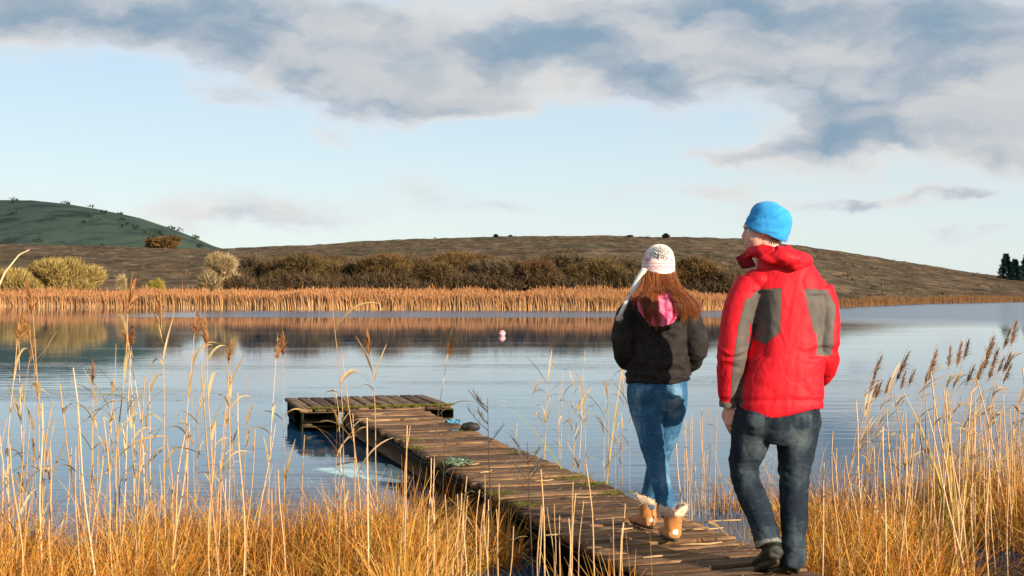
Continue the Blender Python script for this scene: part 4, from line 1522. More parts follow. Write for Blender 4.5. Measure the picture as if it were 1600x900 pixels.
# -- sedge: nobody could count it
def sedge(name, label, xr, yr, tuss, per, hmul, seed, tall=None, greens=0.12, gap=-0.04):
    rg = np.random.default_rng(seed)
    n = tuss
    d = rg.uniform(yr[0], yr[1], n)
    px = rg.uniform(xr[0], xr[1], n)
    x = (px - 800) / FPX * d
    dn = fbm(np.stack([x, d, 0 * x], 1), 0.9, 3, seed)
    s_, t_ = jetty_coords(x, d)
    keep = ((t_ < -0.10) | (t_ > JW + 0.10)) & (dn > gap)
    x, d, px = x[keep], d[keep], px[keep]
    n = len(x)
    z = np.maximum(bank_height(np.stack([x, d, 0 * x], 1)), -0.05)
    size = rg.uniform(0.5, 1.35, n) * (1 + 0.25 * dn[keep])
    if tall is not None:
        size = size * tall(px, d)
    ix = np.repeat(np.arange(n), per)
    N = len(ix)
    off = rg.standard_normal((N, 2)) * 0.055 * size[ix][:, None]
    base = np.stack([x[ix] + off[:, 0], d[ix] + off[:, 1], z[ix] - 0.03], 1)
    ang = np.arctan2(off[:, 1], off[:, 0]) + rg.normal(0, 0.8, N)
    out = np.abs(rg.normal(0.0, 0.42, N))
    lean = np.stack([np.cos(ang) * out, np.sin(ang) * out], 1) * 0.7 + rg.normal(0, 0.06, (N, 2))
    bend = np.stack([np.cos(ang), np.sin(ang)], 1) * (np.abs(rg.normal(0.1, 0.45, N)))[:, None]
    h = hmul * size[ix] * rg.uniform(0.45, 1.2, N)
    w = rg.uniform(0.0045, 0.0098, N)
    tone = [(0.68, 0.27, 0.035), (0.74, 0.36, 0.065), (0.58, 0.20, 0.025), (0.80, 0.52, 0.20), (0.36, 0.13, 0.022), (0.46, 0.38, 0.05), (0.26, 0.27, 0.04)]
    pr = np.array([0.24, 0.22, 0.18, 0.14, 0.22 - greens, 0.0 + greens * 0.6, greens * 0.4]); pr /= pr.sum()
    tc = np.asarray(tone)[rg.choice(len(tone), N, p=pr)]
    tt = np.asarray(tone)[rg.choice(len(tone), n, p=pr)][ix]
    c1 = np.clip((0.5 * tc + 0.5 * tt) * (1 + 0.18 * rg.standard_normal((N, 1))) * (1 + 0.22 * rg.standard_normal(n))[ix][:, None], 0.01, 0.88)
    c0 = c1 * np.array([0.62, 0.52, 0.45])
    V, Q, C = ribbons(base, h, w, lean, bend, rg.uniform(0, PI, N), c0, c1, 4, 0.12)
    # no blade grows up through the boards
    per_v = 10
    s_, t_ = jetty_coords(V[:, 0], V[:, 1])
    bad = ((t_ > -0.02) & (t_ < JW + 0.02) & (V[:, 2] > DECK - 0.06) & (s_ < 7.8)).reshape(-1, per_v).any(1)
    V = V.reshape(-1, per_v, 3)[~bad].reshape(-1, 3)
    C = C.reshape(-1, per_v, 3)[~bad].reshape(-1, 3)
    Q = Q[:(len(V) // per_v) * 4]
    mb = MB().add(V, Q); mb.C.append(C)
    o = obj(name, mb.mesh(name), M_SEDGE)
    tag(o, label, 'sedge', kind='stuff')


sedge('sedge', 'tangled orange sedge along the bank left of the jetty', (-200, 800), (5.3, 8.3), 2100, 21, 0.47, 3,
      lambda px, d: np.interp(d, [5.3, 7.2, 8.3], [0.9, 1.0, 0.8]) * np.interp(px, [-200, 380, 470, 620, 800], [1.1, 1.0, 0.7, 0.95, 0.85]))
sedge('sedge', 'orange sedge growing against the left side of the jetty', (600, 1010), (5.2, 7.6), 620, 22, 0.38, 4, None, 0.2)
sedge('sedge', 'orange sedge and flattened straw on the bank right of the jetty', (1040, 1850), (5.8, 9.6), 2100, 21, 0.42, 5,
      lambda px, d: np.interp(px, [1040, 1130, 1300, 1420, 1520, 1700], [0.85, 0.85, 0.85, 0.95, 1.15, 1.4]) * np.interp(d, [5.8, 7.0, 9.6], [0.8, 1.0, 1.1]), 0.12, -0.08)

sedge('sedge', 'golden sedge and dead stems standing in the shallows beside the dark jeans', (1235, 1480), (5.9, 8.6), 420, 22, 0.36, 9, None, 0.1, -0.15)

# -- yellow-green flag leaves in the right-hand reeds
def flag_clump(px, d, top, lab, seed, n=14):
    rg = np.random.default_rng(seed)
    x = (px - 800) / FPX * d
    z = bank_z(x, d)
    h = CAMZ - (top - 450) / FPX * d - z
    t = thing('flag_iris', lab, 'plant', (x, d, z))
    for i in range(n):
        b = np.array([[rg.normal(0, 0.025), rg.normal(0, 0.03), 0]])
        lean = rg.normal(0, 0.10, (1, 2))
        c = pick([(0.46, 0.36, 0.05), (0.36, 0.32, 0.05), (0.55, 0.36, 0.08)], 1)
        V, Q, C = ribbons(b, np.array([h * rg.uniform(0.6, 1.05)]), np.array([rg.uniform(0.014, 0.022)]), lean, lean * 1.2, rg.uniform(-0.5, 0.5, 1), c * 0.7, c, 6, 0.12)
        mb = MB().add(V, Q); mb.C.append(C)
        obj('leaf', mb.mesh('leaf'), M_SEDGE, t)


flag_clump(1498, 8.0, 612, 'clump of yellow-green sword leaves among the right-hand reeds', 5, 16)
flag_clump(932, 9.9, 545, 'single yellow-green leaf shoot in the water left of the black hooded jacket', 6, 2)

# ================================================================== PEOPLE
def catmull(P, n):
    """resample rows of P (control points, any columns) smoothly, n samples per span"""
    P = np.asarray(P, float)
    out = []
    m = len(P)
    for i in range(m - 1):
        p0, p1, p2, p3 = P[max(i - 1, 0)], P[i], P[i + 1], P[min(i + 2, m - 1)]
        for j in range(n):
            t = j / n
            out.append(0.5 * ((2 * p1) + (-p0 + p2) * t + (2 * p0 - 5 * p1 + 4 * p2 - p3) * t * t + (-p0 + 3 * p1 - 3 * p2 + p3) * t ** 3))
    out.append(P[-1])
    return np.array(out)


def limb(mb, rows, ref=(0, 1, 0), sides=20, n=4, flat=None, power=2.0):
    """rows of (x, y, z, r_side[, r_ref]); ref is the direction of the second radius; rounded closed ends"""
    rows = [r if len(r) == 5 else (*r, r[3]) for r in rows]
    R = catmull(rows, n)
    R[:, 3:] = np.maximum(R[:, 3:], 0.002)
    m = len(R)
    V = []
    for i in range(m):
        t = R[min(i + 1, m - 1), :3] - R[max(i - 1, 0), :3]
        t /= np.linalg.norm(t) + 1e-12
        b = np.asarray(ref, float)
        b = b - t * b.dot(t)
        b /= np.linalg.norm(b) + 1e-12
        a = np.cross(b, t)
        for s in range(sides):
            th = 2 * PI * s / sides
            c, s_ = math.cos(th), math.sin(th)
            c = math.copysign(abs(c) ** (2 / power), c)
            s_ = math.copysign(abs(s_) ** (2 / power), s_)
            V.append(R[i, :3] + a * c * R[i, 3] + b * s_ * R[i, 4])
    Q, T = [], []
    for i in range(m - 1):
        for s in range(sides):
            s2 = (s + 1) % sides
            Q.append((i * sides + s, i * sides + s2, (i + 1) * sides + s2, (i + 1) * sides + s))
    V.append(R[0, :3]); V.append(R[-1, :3])
    for s in range(sides):
        s2 = (s + 1) % sides
        T.append((m * sides, s2, s))
        T.append((m * sides + 1, (m - 1) * sides + s, (m - 1) * sides + s2))
    mb.add(V, Q, T)
    return mb


def fuse(mb, voxel, it=4, fac=0.5):
    """one continuous skin over overlapping closed pieces: returns V, Q(list of polys) as numpy"""
    tmp_me = mb.mesh('fuse_tmp')
    tmp = bpy.data.objects.new('fuse_tmp', tmp_me)
    COL.objects.link(tmp)
    r = tmp.modifiers.new('r', 'REMESH')
    r.mode = 'VOXEL'
    r.voxel_size = voxel
    s = tmp.modifiers.new('s', 'SMOOTH')
    s.factor = fac
    s.iterations = it
    dg = bpy.context.evaluated_depsgraph_get()
    ev = tmp.evaluated_get(dg)
    me = ev.to_mesh()
    n = len(me.vertices)
    V = np.zeros(n * 3, np.float32)
    me.vertices.foreach_get('co', V)
    N = np.zeros(n * 3, np.float32)
    me.vertices.foreach_get('normal', N)
    np_ = len(me.polygons)
    tot = np.zeros(np_, np.int32)
    me.polygons.foreach_get('loop_total', tot)
    li = np.zeros(len(me.loops), np.int32)
    me.loops.foreach_get('vertex_index', li)
    st = np.zeros(np_, np.int32)
    me.polygons.foreach_get('loop_start', st)
    q = tot == 4
    Q = li[st[q][:, None] + np.arange(4)[None, :]]
    t = tot == 3
    T = li[st[t][:, None] + np.arange(3)[None, :]] if t.any() else None
    ev.to_mesh_clear()
    bpy.data.objects.remove(tmp)
    bpy.data.meshes.remove(tmp_me)
    return V.reshape(-1, 3).astype(float), N.reshape(-1, 3).astype(float), Q, T


TWIST = np.array(Matrix.Rotation(0.7, 3, 'Y') @ Matrix.Rotation(0.5, 3, 'Z'))


def ridge(p, sc, seed):
    q = (p * np.asarray(sc)) @ TWIST
    q = q + 0.35 * np.stack([vnoise(q, 0.9, seed + 91), vnoise(q, 0.9, seed + 92), vnoise(q, 0.9, seed + 93)], 1)
    return 1 - np.abs(vnoise(q, 1.0, seed)) * 2


def crease(p, sc, seed, w=0.13):
    q = (p * np.asarray(sc)) @ TWIST
    q = q + 0.5 * np.stack([vnoise(q, 0.8, seed + 91), vnoise(q, 0.8, seed + 92), vnoise(q, 0.8, seed + 93)], 1)
    return np.exp(-(vnoise(q, 1.0, seed) / w) ** 2)


def px_of(V):
    return 800 + FPX * V[:, 0] / V[:, 1], 450 + FPX * (CAMZ - V[:, 2]) / V[:, 1]


def poly_sd(x, y, poly):
    """signed distance to polygon, positive inside"""
    P = np.asarray(poly, float)
    d = np.full(len(x), 1e9)
    ins = np.zeros(len(x), bool)
    for i in range(len(P)):
        a, b = P[i], P[(i + 1) % len(P)]
        e = b - a
        t = np.clip(((x - a[0]) * e[0] + (y - a[1]) * e[1]) / (e @ e), 0, 1)
        d = np.minimum(d, np.hypot(x - a[0] - t * e[0], y - a[1] - t * e[1]))
        c = ((a[1] > y) != (b[1] > y)) & (x < (b[0] - a[0]) * (y - a[1]) / (b[1] - a[1] + 1e-12) + a[0])
        ins ^= c
    return np.where(ins, d, -d)


def patch_on(V, Q, corners, off, nu=10, nv=10, thick=0.002):
    """a cloth patch laid on a surface: the four corners are pixels, the points are found on the garment and lifted off it"""
    bvh = BVHTree.FromPolygons([tuple(v) for v in V], [tuple(int(i) for i in q) for q in Q])
    eye = Vector((0, 0, CAMZ))
    A, B, Cc, D = [np.array(c, float) for c in corners]
    pts, ok = [], True
    for j in range(nv + 1):
        for i in range(nu + 1):
            u, v = i / nu, j / nv
            p = (A * (1 - u) + B * u) * (1 - v) + (D * (1 - u) + Cc * u) * v
            # pocket point at the bottom
            p[1] += 5 * (1 - abs(2 * u - 1)) * v
            dr = (at(p[0], p[1], 1.0) - eye).normalized()
            hit, nor, _, _ = bvh.ray_cast(eye, dr)
            if hit is None:
                hit, nor = pts[-1]
            edge = min(i, nu - i, j, nv - j) == 0
            pts.append((hit, nor))
    W1 = [h + n * (off if min(k_ % (nu + 1), nu - k_ % (nu + 1), k_ // (nu + 1), nv - k_ // (nu + 1)) > 0 else -0.003) for k_, (h, n) in enumerate(pts)]
    Qp = []
    for j in range(nv):
        for i in range(nu):
            a = j * (nu + 1) + i
            Qp.append((a, a + 1, a + nu + 2, a + nu + 1))
    return np.array([tuple(w) for w in W1]), Qp


# ------------------------------------------------------------------ cloth, skin, leather
def mat_cloth(name, c0, c1, scale=18.0, weave=900.0, rough=0.85, bump=0.25, spec=0.2, sheen=0.0, fold=0.0):
    m_, t, bs = mat_base(name, rough, spec)
    c = t.node('ShaderNodeTexCoord').outputs['Object']
    f = t.noise(c, scale, 5, 0.6)
    t.put(bs.inputs['Base Color'], t.mix(t.smooth(f, 0.3, 0.7), c0, c1))
    h = t.noise(c, weave, 2, 0.5)
    nrm = t.bump(h, bump, 0.0015)
    if fold:
        g = t.noise(t.vm('MULTIPLY', c, (1, 1, 1.3)), 26.0, 3, 0.5, 0.15)
        nrm = t.bump(g, fold, 0.02, nrm)
    t.put(bs.inputs['Normal'], nrm)
    bs.inputs['Sheen Weight'].default_value = sheen
    return m_


def mat_denim(name, dark, mid, fade, lo=0.42, hi=0.72):
    m_, t, bs = mat_base(name, 0.88, 0.15)
    c = t.node('ShaderNodeTexCoord').outputs['Object']
    at_ = t.node('ShaderNodeAttribute', attribute_name='wear')
    f = t.noise(t.vm('MULTIPLY', c, (1.2, 1.2, 0.55)), 9.0, 5, 0.6)
    f = t.m('ADD', f, t.m('MULTIPLY', at_.outputs['Fac'], 0.30))
    cr = t.noise(t.vm('MULTIPLY', c, (14, 14, 46)), 1.0, 4, 0.6, 0.8)
    col = t.ramp(f, [(0.34, dark), (0.56, mid), (0.86, fade)])
    col = t.mix(t.smooth(cr, 0.58, 0.74, 0.0, 0.35), col, fade)
    # twill
    w = t.noise(t.vm('MULTIPLY', c, (420, 420, 160)), 1.0, 2, 0.5)
    col = t.mul(col, t.ramp(w, [(0.3, (0.72, 0.72, 0.75)), (0.7, (1.2, 1.2, 1.18))]))
    t.put(bs.inputs['Base Color'], col)
    nrm = t.bump(w, 0.3, 0.002)
    t.put(bs.inputs['Normal'], t.bump(cr, 0.35, 0.012, nrm))
    bs.inputs['Sheen Weight'].default_value = 0.0
    return m_


def mat_jacket():
    m_, t, bs = mat_base('red_shell_fabric', 0.62, 0.22)
    c = t.node('ShaderNodeTexCoord').outputs['Object']
    pa = t.node('ShaderNodeAttribute', attribute_name='panel').outputs['Fac']
    f = t.noise(c, 14.0, 5, 0.6)
    red = t.mix(t.smooth(f, 0.3, 0.7), (0.50, 0.006, 0.014), (0.60, 0.009, 0.020))
    gry = t.mix(t.smooth(f, 0.3, 0.7), (0.080, 0.067, 0.058), (0.108, 0.092, 0.081))
    col = t.mix(t.smooth(pa, -0.25, 0.25), red, gry)
    seam = t.smooth(t.m('ABSOLUTE', pa), 0.25, 0.8, 0.5, 1.0)
    col = t.mul(col, t.comb(seam, seam, seam))
    t.put(bs.inputs['Base Color'], col)
    g = t.noise(t.vm('MULTIPLY', c, (1, 0.8, 0.6)), 10.0, 1.5, 0.45, 0.5)
    r2 = t.m('ABSOLUTE', t.m('SUBTRACT', g, 0.5))
    h = t.m('SUBTRACT', 0.5, r2)
    nrm = t.bump(t.noise(c, 1100.0, 2), 0.15, 0.001)
    t.put(bs.inputs['Normal'], t.bump(h, 0.42, 0.03, nrm))
    return m_


M_SKIN, _t, _b = mat_base('skin', 0.55, 0.35)
_c = _t.node('ShaderNodeTexCoord').outputs['Object']
_t.put(_b.inputs['Base Color'], _t.mix(_t.smooth(_t.noise(_c, 22, 5), 0.35, 0.7), (0.62, 0.33, 0.24), (0.70, 0.42, 0.32)))
_t.put(_b.inputs['Normal'], _t.bump(_t.noise(_c, 260, 3), 0.15, 0.002))
_b.inputs['Subsurface Weight'].default_value = 0.12
_b.inputs['Subsurface Radius'].default_value = (0.02, 0.008, 0.004)
M_RED = mat_jacket()
M_RED_IN = mat_cloth('maroon_collar_lining', (0.16, 0.006, 0.014), (0.22, 0.01, 0.02), 20)
M_BLUEHAT = mat_cloth('blue_fleece', (0.026, 0.25, 0.56), (0.040, 0.30, 0.64), 20, 500, 0.95, 0.6, 0.1, 0.1, 0.12)
M_JEAN_M = mat_denim('dark_denim', (0.007, 0.011, 0.018), (0.017, 0.027, 0.038), (0.085, 0.11, 0.12))
M_JEAN_W = mat_denim('blue_denim', (0.016, 0.066, 0.14), (0.034, 0.115, 0.215), (0.22, 0.36, 0.46))
M_CUFF = mat_cloth('denim_inside', (0.10, 0.105, 0.10), (0.20, 0.20, 0.175), 60)
M_BLACKJ = mat_cloth('black_fleece_jacket', (0.012, 0.0105, 0.0105), (0.027, 0.022, 0.020), 22, 800, 0.8, 0.3, 0.2, 0.0, 0.35)
M_PINKL = mat_cloth('pink_fleece_lining', (0.74, 0.035, 0.15), (0.88, 0.22, 0.34), 26, 500, 0.95, 0.4, 0.1, 0.4, 0.6)
M_KNIT_PLAIN = mat_cloth('cream_knit', (0.66, 0.60, 0.52), (0.78, 0.73, 0.66), 60, 420, 0.95, 0.7, 0.1, 0.3)
M_POM = mat_cloth('white_wool', (0.80, 0.77, 0.72), (0.86, 0.84, 0.80), 60, 200, 0.98, 0.2, 0.05, 0.5)
M_FLEECE = mat_cloth('cream_sheepskin', (0.52, 0.36, 0.23), (0.70, 0.54, 0.38), 70, 260, 0.98, 1.0, 0.05, 0.4)
M_SUEDE = mat_cloth('tan_suede', (0.34, 0.13, 0.035), (0.50, 0.22, 0.07), 16, 500, 0.9, 0.5, 0.1, 0.2)
M_BOOT = mat_cloth('dark_hiking_leather', (0.006, 0.006, 0.005), (0.022, 0.020, 0.012), 30, 300, 0.6, 0.4, 0.35)
M_SOLE = mat_cloth('muddy_rubber_sole', (0.012, 0.011, 0.009), (0.06, 0.05, 0.02), 40, 200, 0.7, 0.6, 0.3)
M_EYE = mat_cloth('eye_white', (0.75, 0.72, 0.70), (0.8, 0.78, 0.76), 10, 100, 0.2, 0.0, 0.5)
M_IRIS = mat_cloth('eye_iris', (0.03, 0.05, 0.07), (0.05, 0.08, 0.10), 10, 100, 0.2, 0.0, 0.5)
M_TAB = mat_cloth('cream_leather_tab', (0.75, 0.66, 0.52), (0.8, 0.72, 0.6), 30, 300, 0.7)


def mat_bobble():
    """cream knit with a pink zigzag band and pink motifs above it; pattern in the hat's own coordinates"""
    m_, t, bs = mat_base('patterned_knit', 0.95, 0.1)
    c = t.node('ShaderNodeTexCoord').outputs['Object']
    x, y, z = t.xyz(c)
    a = t.m('ARCTAN2', x, y)
    zig = t.m('ABSOLUTE', t.m('SUBTRACT', t.m('FRACT', t.m('MULTIPLY', a, 3.2)), 0.5))     # 0..0.5
    band = t.m('ABSOLUTE', t.m('SUBTRACT', z, t.m('ADD', 0.070, t.m('MULTIPLY', zig, 0.022))))
    line1 = t.smooth(band, 0.0028, 0.0052, 1.0, 0.0)
    line2 = t.smooth(t.m('ABSOLUTE', t.m('SUBTRACT', z, 0.062)), 0.0025, 0.0045, 1.0, 0.0)
    line3 = t.smooth(t.m('ABSOLUTE', t.m('SUBTRACT', z, 0.094)), 0.0020, 0.0038, 1.0, 0.0)
    vo = t.node('ShaderNodeTexVoronoi', feature='DISTANCE_TO_EDGE')
    t.put(vo.inputs['Vector'], t.comb(t.m('MULTIPLY', a, 2.2), t.m('MULTIPLY', z, 30.0), 0.0))
    vo.inputs['Scale'].default_value = 1.0
    motif = t.m('MULTIPLY', t.smooth(vo.outputs['Distance'], 0.04, 0.10, 1.0, 0.0), t.smooth(z, 0.100, 0.106))
    motif = t.m('MULTIPLY', motif, t.smooth(z, 0.16, 0.152))
    k1 = t.m('MAXIMUM', t.m('MULTIPLY', line1, 0.8), t.m('MAXIMUM', t.m('MULTIPLY', line2, 0.55), t.m('MULTIPLY', line3, 0.7)))
    n = t.noise(c, 90, 3)
    base = t.mix(t.smooth(n, 0.3, 0.7), (0.66, 0.60, 0.53), (0.80, 0.76, 0.70))
    col = t.mix(t.m('MULTIPLY', k1, t.smooth(n, 0.25, 0.5, 0.5, 1.0)), base, (0.68, 0.13, 0.26))
    col = t.mix(t.m('MULTIPLY', motif, 0.8), col, (0.50, 0.12, 0.26))
    t.put(bs.inputs['Base Color'], col)
    rib = t.node('ShaderNodeTexWave', wave_type='BANDS', bands_direction='Z')
    t.put(rib.inputs['Vector'], c)
    rib.inputs['Scale'].default_value = 70.0
    rib.inputs['Distortion'].default_value = 3.0
    h = t.m('ADD', t.noise(c, 320, 2), t.m('MULTIPLY', rib.outputs['Fac'], 0.5))
    t.put(bs.inputs['Normal'], t.bump(h, 0.7, 0.004))
    bs.inputs['Sheen Weight'].default_value = 0.3
    return m_


M_BOBBLE = mat_bobble()


def mat_hair():
    m_, t, bs = mat_base('auburn_hair', 0.42, 0.45)
    a = t.node('ShaderNodeVertexColor', layer_name='tint')
    t.put(bs.inputs['Base Color'], a.outputs[0])
    return m_


M_HAIR = mat_hair()


class Person:
    def __init__(self, label, base, d0):
        self.base = np.array(base, float)
        self.d0 = d0
        self.root = thing('person', label, 'person', tuple(base))

    def j(self, px, py, f=0.0):
        return at(px, py, self.d0 + f)

    def rows(self, L, k=None):
        """(px, py, forward, half-width px, half-depth m) -> limb rows"""
        out = []
        for r in L:
            px, py, f, hw = r[:4]
            d = self.d0 + f
            p = self.j(px, py, f)
            w = hw / FPX * d
            out.append((p.x, p.y, p.z, w, r[4] if len(r) > 4 else w))
        return out

    def part(self, name, V, Q, T=None, mat=None, parent=None, attrs=None, col=None, smooth=True):
        V = np.asarray(V, float)
        o_ = self.base
        me = mesh_np(name, V - o_, Q, T, col, attrs, smooth)
        ob = obj(name, me, mat, parent or self.root)
        return ob

    def mbpart(self, name, mb, mat, parent=None, smooth=True):
        V = np.concatenate(mb.V)
        Q = np.concatenate(mb.Q) if mb.Q else None
        T = np.concatenate(mb.T) if mb.T else None
        C = np.concatenate(mb.C) if mb.C else None
        return self.part(name, V, Q, T, mat, parent, None, C, smooth)


def frame(yaw, pitch=0.0):
    """local x right, y forward, z up; yaw is measured to the left of +Y"""
    return Matrix.Rotation(yaw, 3, 'Z') @ Matrix.Rotation(pitch, 3, 'X')


def head_pieces(mb, c, R, k=1.0, neck=None):
    def E(p, r, rot=None):
        Rm = R if rot is None else R @ rot
        v = c + R @ (Vector(p) * k)
        ellipsoid(mb, v, [x * k for x in r], Rm, 22, 14)
    E((0, -0.012, 0.030), (0.072, 0.091, 0.084))
    E((0, 0.030, -0.030), (0.060, 0.062, 0.088))
    E((0, 0.032, -0.080), (0.046, 0.052, 0.038))
    E((0, 0.074, -0.106), (0.021, 0.018, 0.018))
    E((0, 0.082, 0.022), (0.050, 0.020, 0.013))
    E((0.032, 0.056, -0.032), (0.024, 0.024, 0.030))
    E((-0.032, 0.056, -0.032), (0.024, 0.024, 0.030))
    E((0, 0.094, -0.066), (0.022, 0.010, 0.0065))
    E((0, 0.091, -0.078), (0.020, 0.010, 0.007))
    E((0, 0.096, -0.036), (0.0155, 0.016, 0.010))
    pts = [c + R @ (Vector(p) * k) for p in ((0, 0.080, 0.020), (0, 0.091, -0.004), (0, 0.1045, -0.029))]
    mb.tube([tuple(p) for p in pts], [0.011 * k, 0.012 * k, 0.012 * k], 10)
    E((0, 0.084, -0.052), (0.026, 0.014, 0.022))
    for s in (-1, 1):
        E((s * 0.073, -0.008, 0.006), (0.010, 0.020, 0.032), Matrix.Rotation(s * 0.25, 3, 'Z'))
        E((s * 0.068, -0.004, -0.016), (0.012, 0.014, 0.016))
    if neck is not None:
        limb(mb, neck)


def hand_pieces(mb, w, down, fwd, out, k=1.0, curl=0.9):
    """left hand hanging from wrist w: down the arm, fwd where the thumb points, out away from the palm (back of the hand)"""
    D, F, O = Vector(down).normalized(), Vector(fwd).normalized(), Vector(out).normalized()
    def P(a, b, c_):
        return w + (D * a + F * b + O * c_) * k
    rows = []
    for a, hw, th in ((-0.03, 0.026, 0.020), (0.0, 0.027, 0.019), (0.03, 0.036, 0.018), (0.065, 0.042, 0.016), (0.092, 0.041, 0.013)):
        p = P(a, 0, 0)
        rows.append((p.x, p.y, p.z, th * k, hw * k))
    limb(mb, rows, ref=tuple(F), sides=16)
    fl = [0.072, 0.082, 0.077, 0.060]
    for i in range(4):
        b = 0.030 - i * 0.0205
        L = fl[i]
        pts = []
        ang = 0.12 + 0.06 * i
        a0, c0 = 0.088, 0.0
        pts.append(P(0.074, b * 0.92, 0))
        pts.append(P(a0, b, 0))
        for seg, fr in enumerate((0.46, 0.30, 0.24)):
            ang += curl * (0.42, 0.55, 0.35)[seg]
            a0 += math.cos(ang) * L * fr
            c0 -= math.sin(ang) * L * fr
            pts.append(P(a0, b * (1.0 + 0.06 * seg), c0))
        r = [0.0088, 0.0092, 0.0084, 0.0078, 0.0062]
        mb.tube([tuple(p) for p in pts], [x * k for x in r], 10)
        ellipsoid(mb, pts[-1], [0.0064 * k] * 3, None, 10, 8)
    # thumb leaves the side of the palm near its base
    pts = [P(0.018, 0.020, -0.004), P(0.045, 0.045, -0.012), P(0.072, 0.054, -0.022), P(0.094, 0.050, -0.030)]
    mb.tube([tuple(p) for p in pts], [0.014 * k, 0.0125 * k, 0.0105 * k, 0.0078 * k], 10)
    ellipsoid(mb, pts[-1], [0.008 * k] * 3, None, 10, 8)


# ================================================================== MAN IN THE RED JACKET
MD = 6.32
man = Person('person in a red and grey jacket, blue beanie and dark jeans walking along the jetty', (1.33, 6.32, DECK + 0.006), MD)
# --- head, neck, hands and the body under the clothes: one skin
HEAD = man.j(1194, 360, 0.0)
HR = frame(math.radians(70), math.radians(-2))
mb = MB()
neckrows = man.rows([(1196, 375, 0.0, 17), (1202, 395, -0.01, 18), (1212, 420, -0.01, 22), (1220, 445, 0.0, 30, 0.08)])
head_pieces(mb, HEAD, HR, 1.0, neckrows)
limb(mb, man.rows([(1212, 425, 0, 34, 0.07), (1228, 450, 0, 40, 0.08), (1237, 500, 0, 36, 0.095), (1234, 560, 0, 38, 0.095), (1222, 620, 0, 42, 0.10), (1217, 660, 0, 46, 0.10)]), sides=24)
ARM_L = [(1176, 441, 0.0, 26), (1161, 470, -0.01, 27), (1151, 508, -0.02, 24.5), (1145, 545, -0.02, 22.5), (1141, 580, 0.0, 20.5), (1139, 612, 0.02, 17), (1138, 634, 0.03, 13.5)]
ARM_R = [(1276, 453, 0.0, 25), (1286, 482, 0.0, 24), (1289, 515, -0.02, 22.5), (1288, 546, -0.03, 22), (1289, 570, 0.05, 20), (1284, 584, 0.14, 18), (1272, 592, 0.22, 16)]
limb(mb, man.rows([(a, b, c, r * 0.6) for a, b, c, r in ARM_L]))
limb(mb, man.rows([(a, b, c, r * 0.6) for a, b, c, r in ARM_R]))
LEG_L = [(a, b, c, r * 0.93, q * 0.93) for a, b, c, r, q in [(1182, 648, 0.0, 37, 0.125), (1176, 672, 0.01, 36, 0.115), (1169, 700, 0.04, 30, 0.10), (1163, 724, 0.07, 25.5, 0.088), (1165, 746, 0.06, 23.5, 0.08), (1177, 780, 0.01, 23.5, 0.08), (1190, 815, -0.05, 22, 0.074), (1200, 848, -0.09, 21, 0.07)]]
LEG_R = [(a, b, c, r * 0.92, q * 0.92) for a, b, c, r, q in [(1247, 648, 0.0, 37, 0.125), (1246, 672, 0.0, 36, 0.115), (1245, 700, 0.0, 32, 0.105), (1241, 738, 0.0, 26, 0.09), (1240, 765, -0.01, 24, 0.085), (1241, 805, -0.04, 22.5, 0.08), (1240, 850, -0.06, 20.5, 0.074), (1238, 884, -0.07, 19.5, 0.072)]]
limb(mb, man.rows([(r[0], r[1], r[2], r[3] * 0.7, r[4] * 0.7) for r in LEG_L]))
limb(mb, man.rows([(r[0], r[1], r[2], r[3] * 0.7, r[4] * 0.7) for r in LEG_R]))
wl = man.j(1139, 634, 0.03)
hand_pieces(mb, wl, (0.16, 0.03, -1), (-0.72, 0.70, 0.0), (-0.70, -0.72, -0.1), 1.05, 0.55)
wr_ = man.j(1272, 592, 0.22)
hand_pieces(mb, wr_, (-0.7, 0.6, -0.3), (0.2, 0.2, 1), (1, 0.6, 0), 0.9, 0.5)
V, N, Q, T = fuse(mb, 0.0045, 3, 0.5)
body = man.part('body', V, Q, T, M_SKIN)
for s in (-1, 1):
    ec = HEAD + HR @ Vector((s * 0.031, 0.068, 0.000))
    m2 = MB(); ellipsoid(m2, ec, (0.0125, 0.0125, 0.0125), None, 14, 10)
    e = man.mbpart('eye', m2, M_EYE)
    m2 = MB(); ellipsoid(m2, ec + HR @ Vector((0, 0.0095, 0)), (0.006, 0.005, 0.006), HR, 12, 8)
    man.mbpart('iris', m2, M_IRIS, e)
# short brown hair at the nape and temple
m2 = MB()
rg = np.random.default_rng(4)
M_SHORT = mat_tint('short_brown_hair', 0.6, 0.3, 0, 0.1, 50)
for i in range(420):
    a = rg.uniform(-2.7, 2.7)
    if abs(a) < 1.35:
        continue
    if abs(a) < 1.9 and rg.uniform() < 0.5:
        continue
    zz = rg.uniform(-0.062, -0.03) if abs(a) > 1.9 else rg.uniform(-0.03, 0.01)
    b = Vector((-math.sin(a) * (0.073 + 0.35 * min(0, zz + 0.02)), math.cos(a) * (0.090 + 0.5 * min(0, zz + 0.02)) - 0.012, zz))
    o_ = Vector((b.x, b.y, 0)).normalized()
    p0 = HEAD + HR @ (b * 1.0)
    p1 = HEAD + HR @ (b + o_ * 0.001 + Vector((0, -0.003, -0.016)))
    m2.tube([tuple(p0), tuple(p1)], [0.0012, 0.0004], 3, (0.06 + rg.uniform(0, 0.04), 0.035, 0.02))
man.mbpart('hair', m2, M_SHORT, None, False)

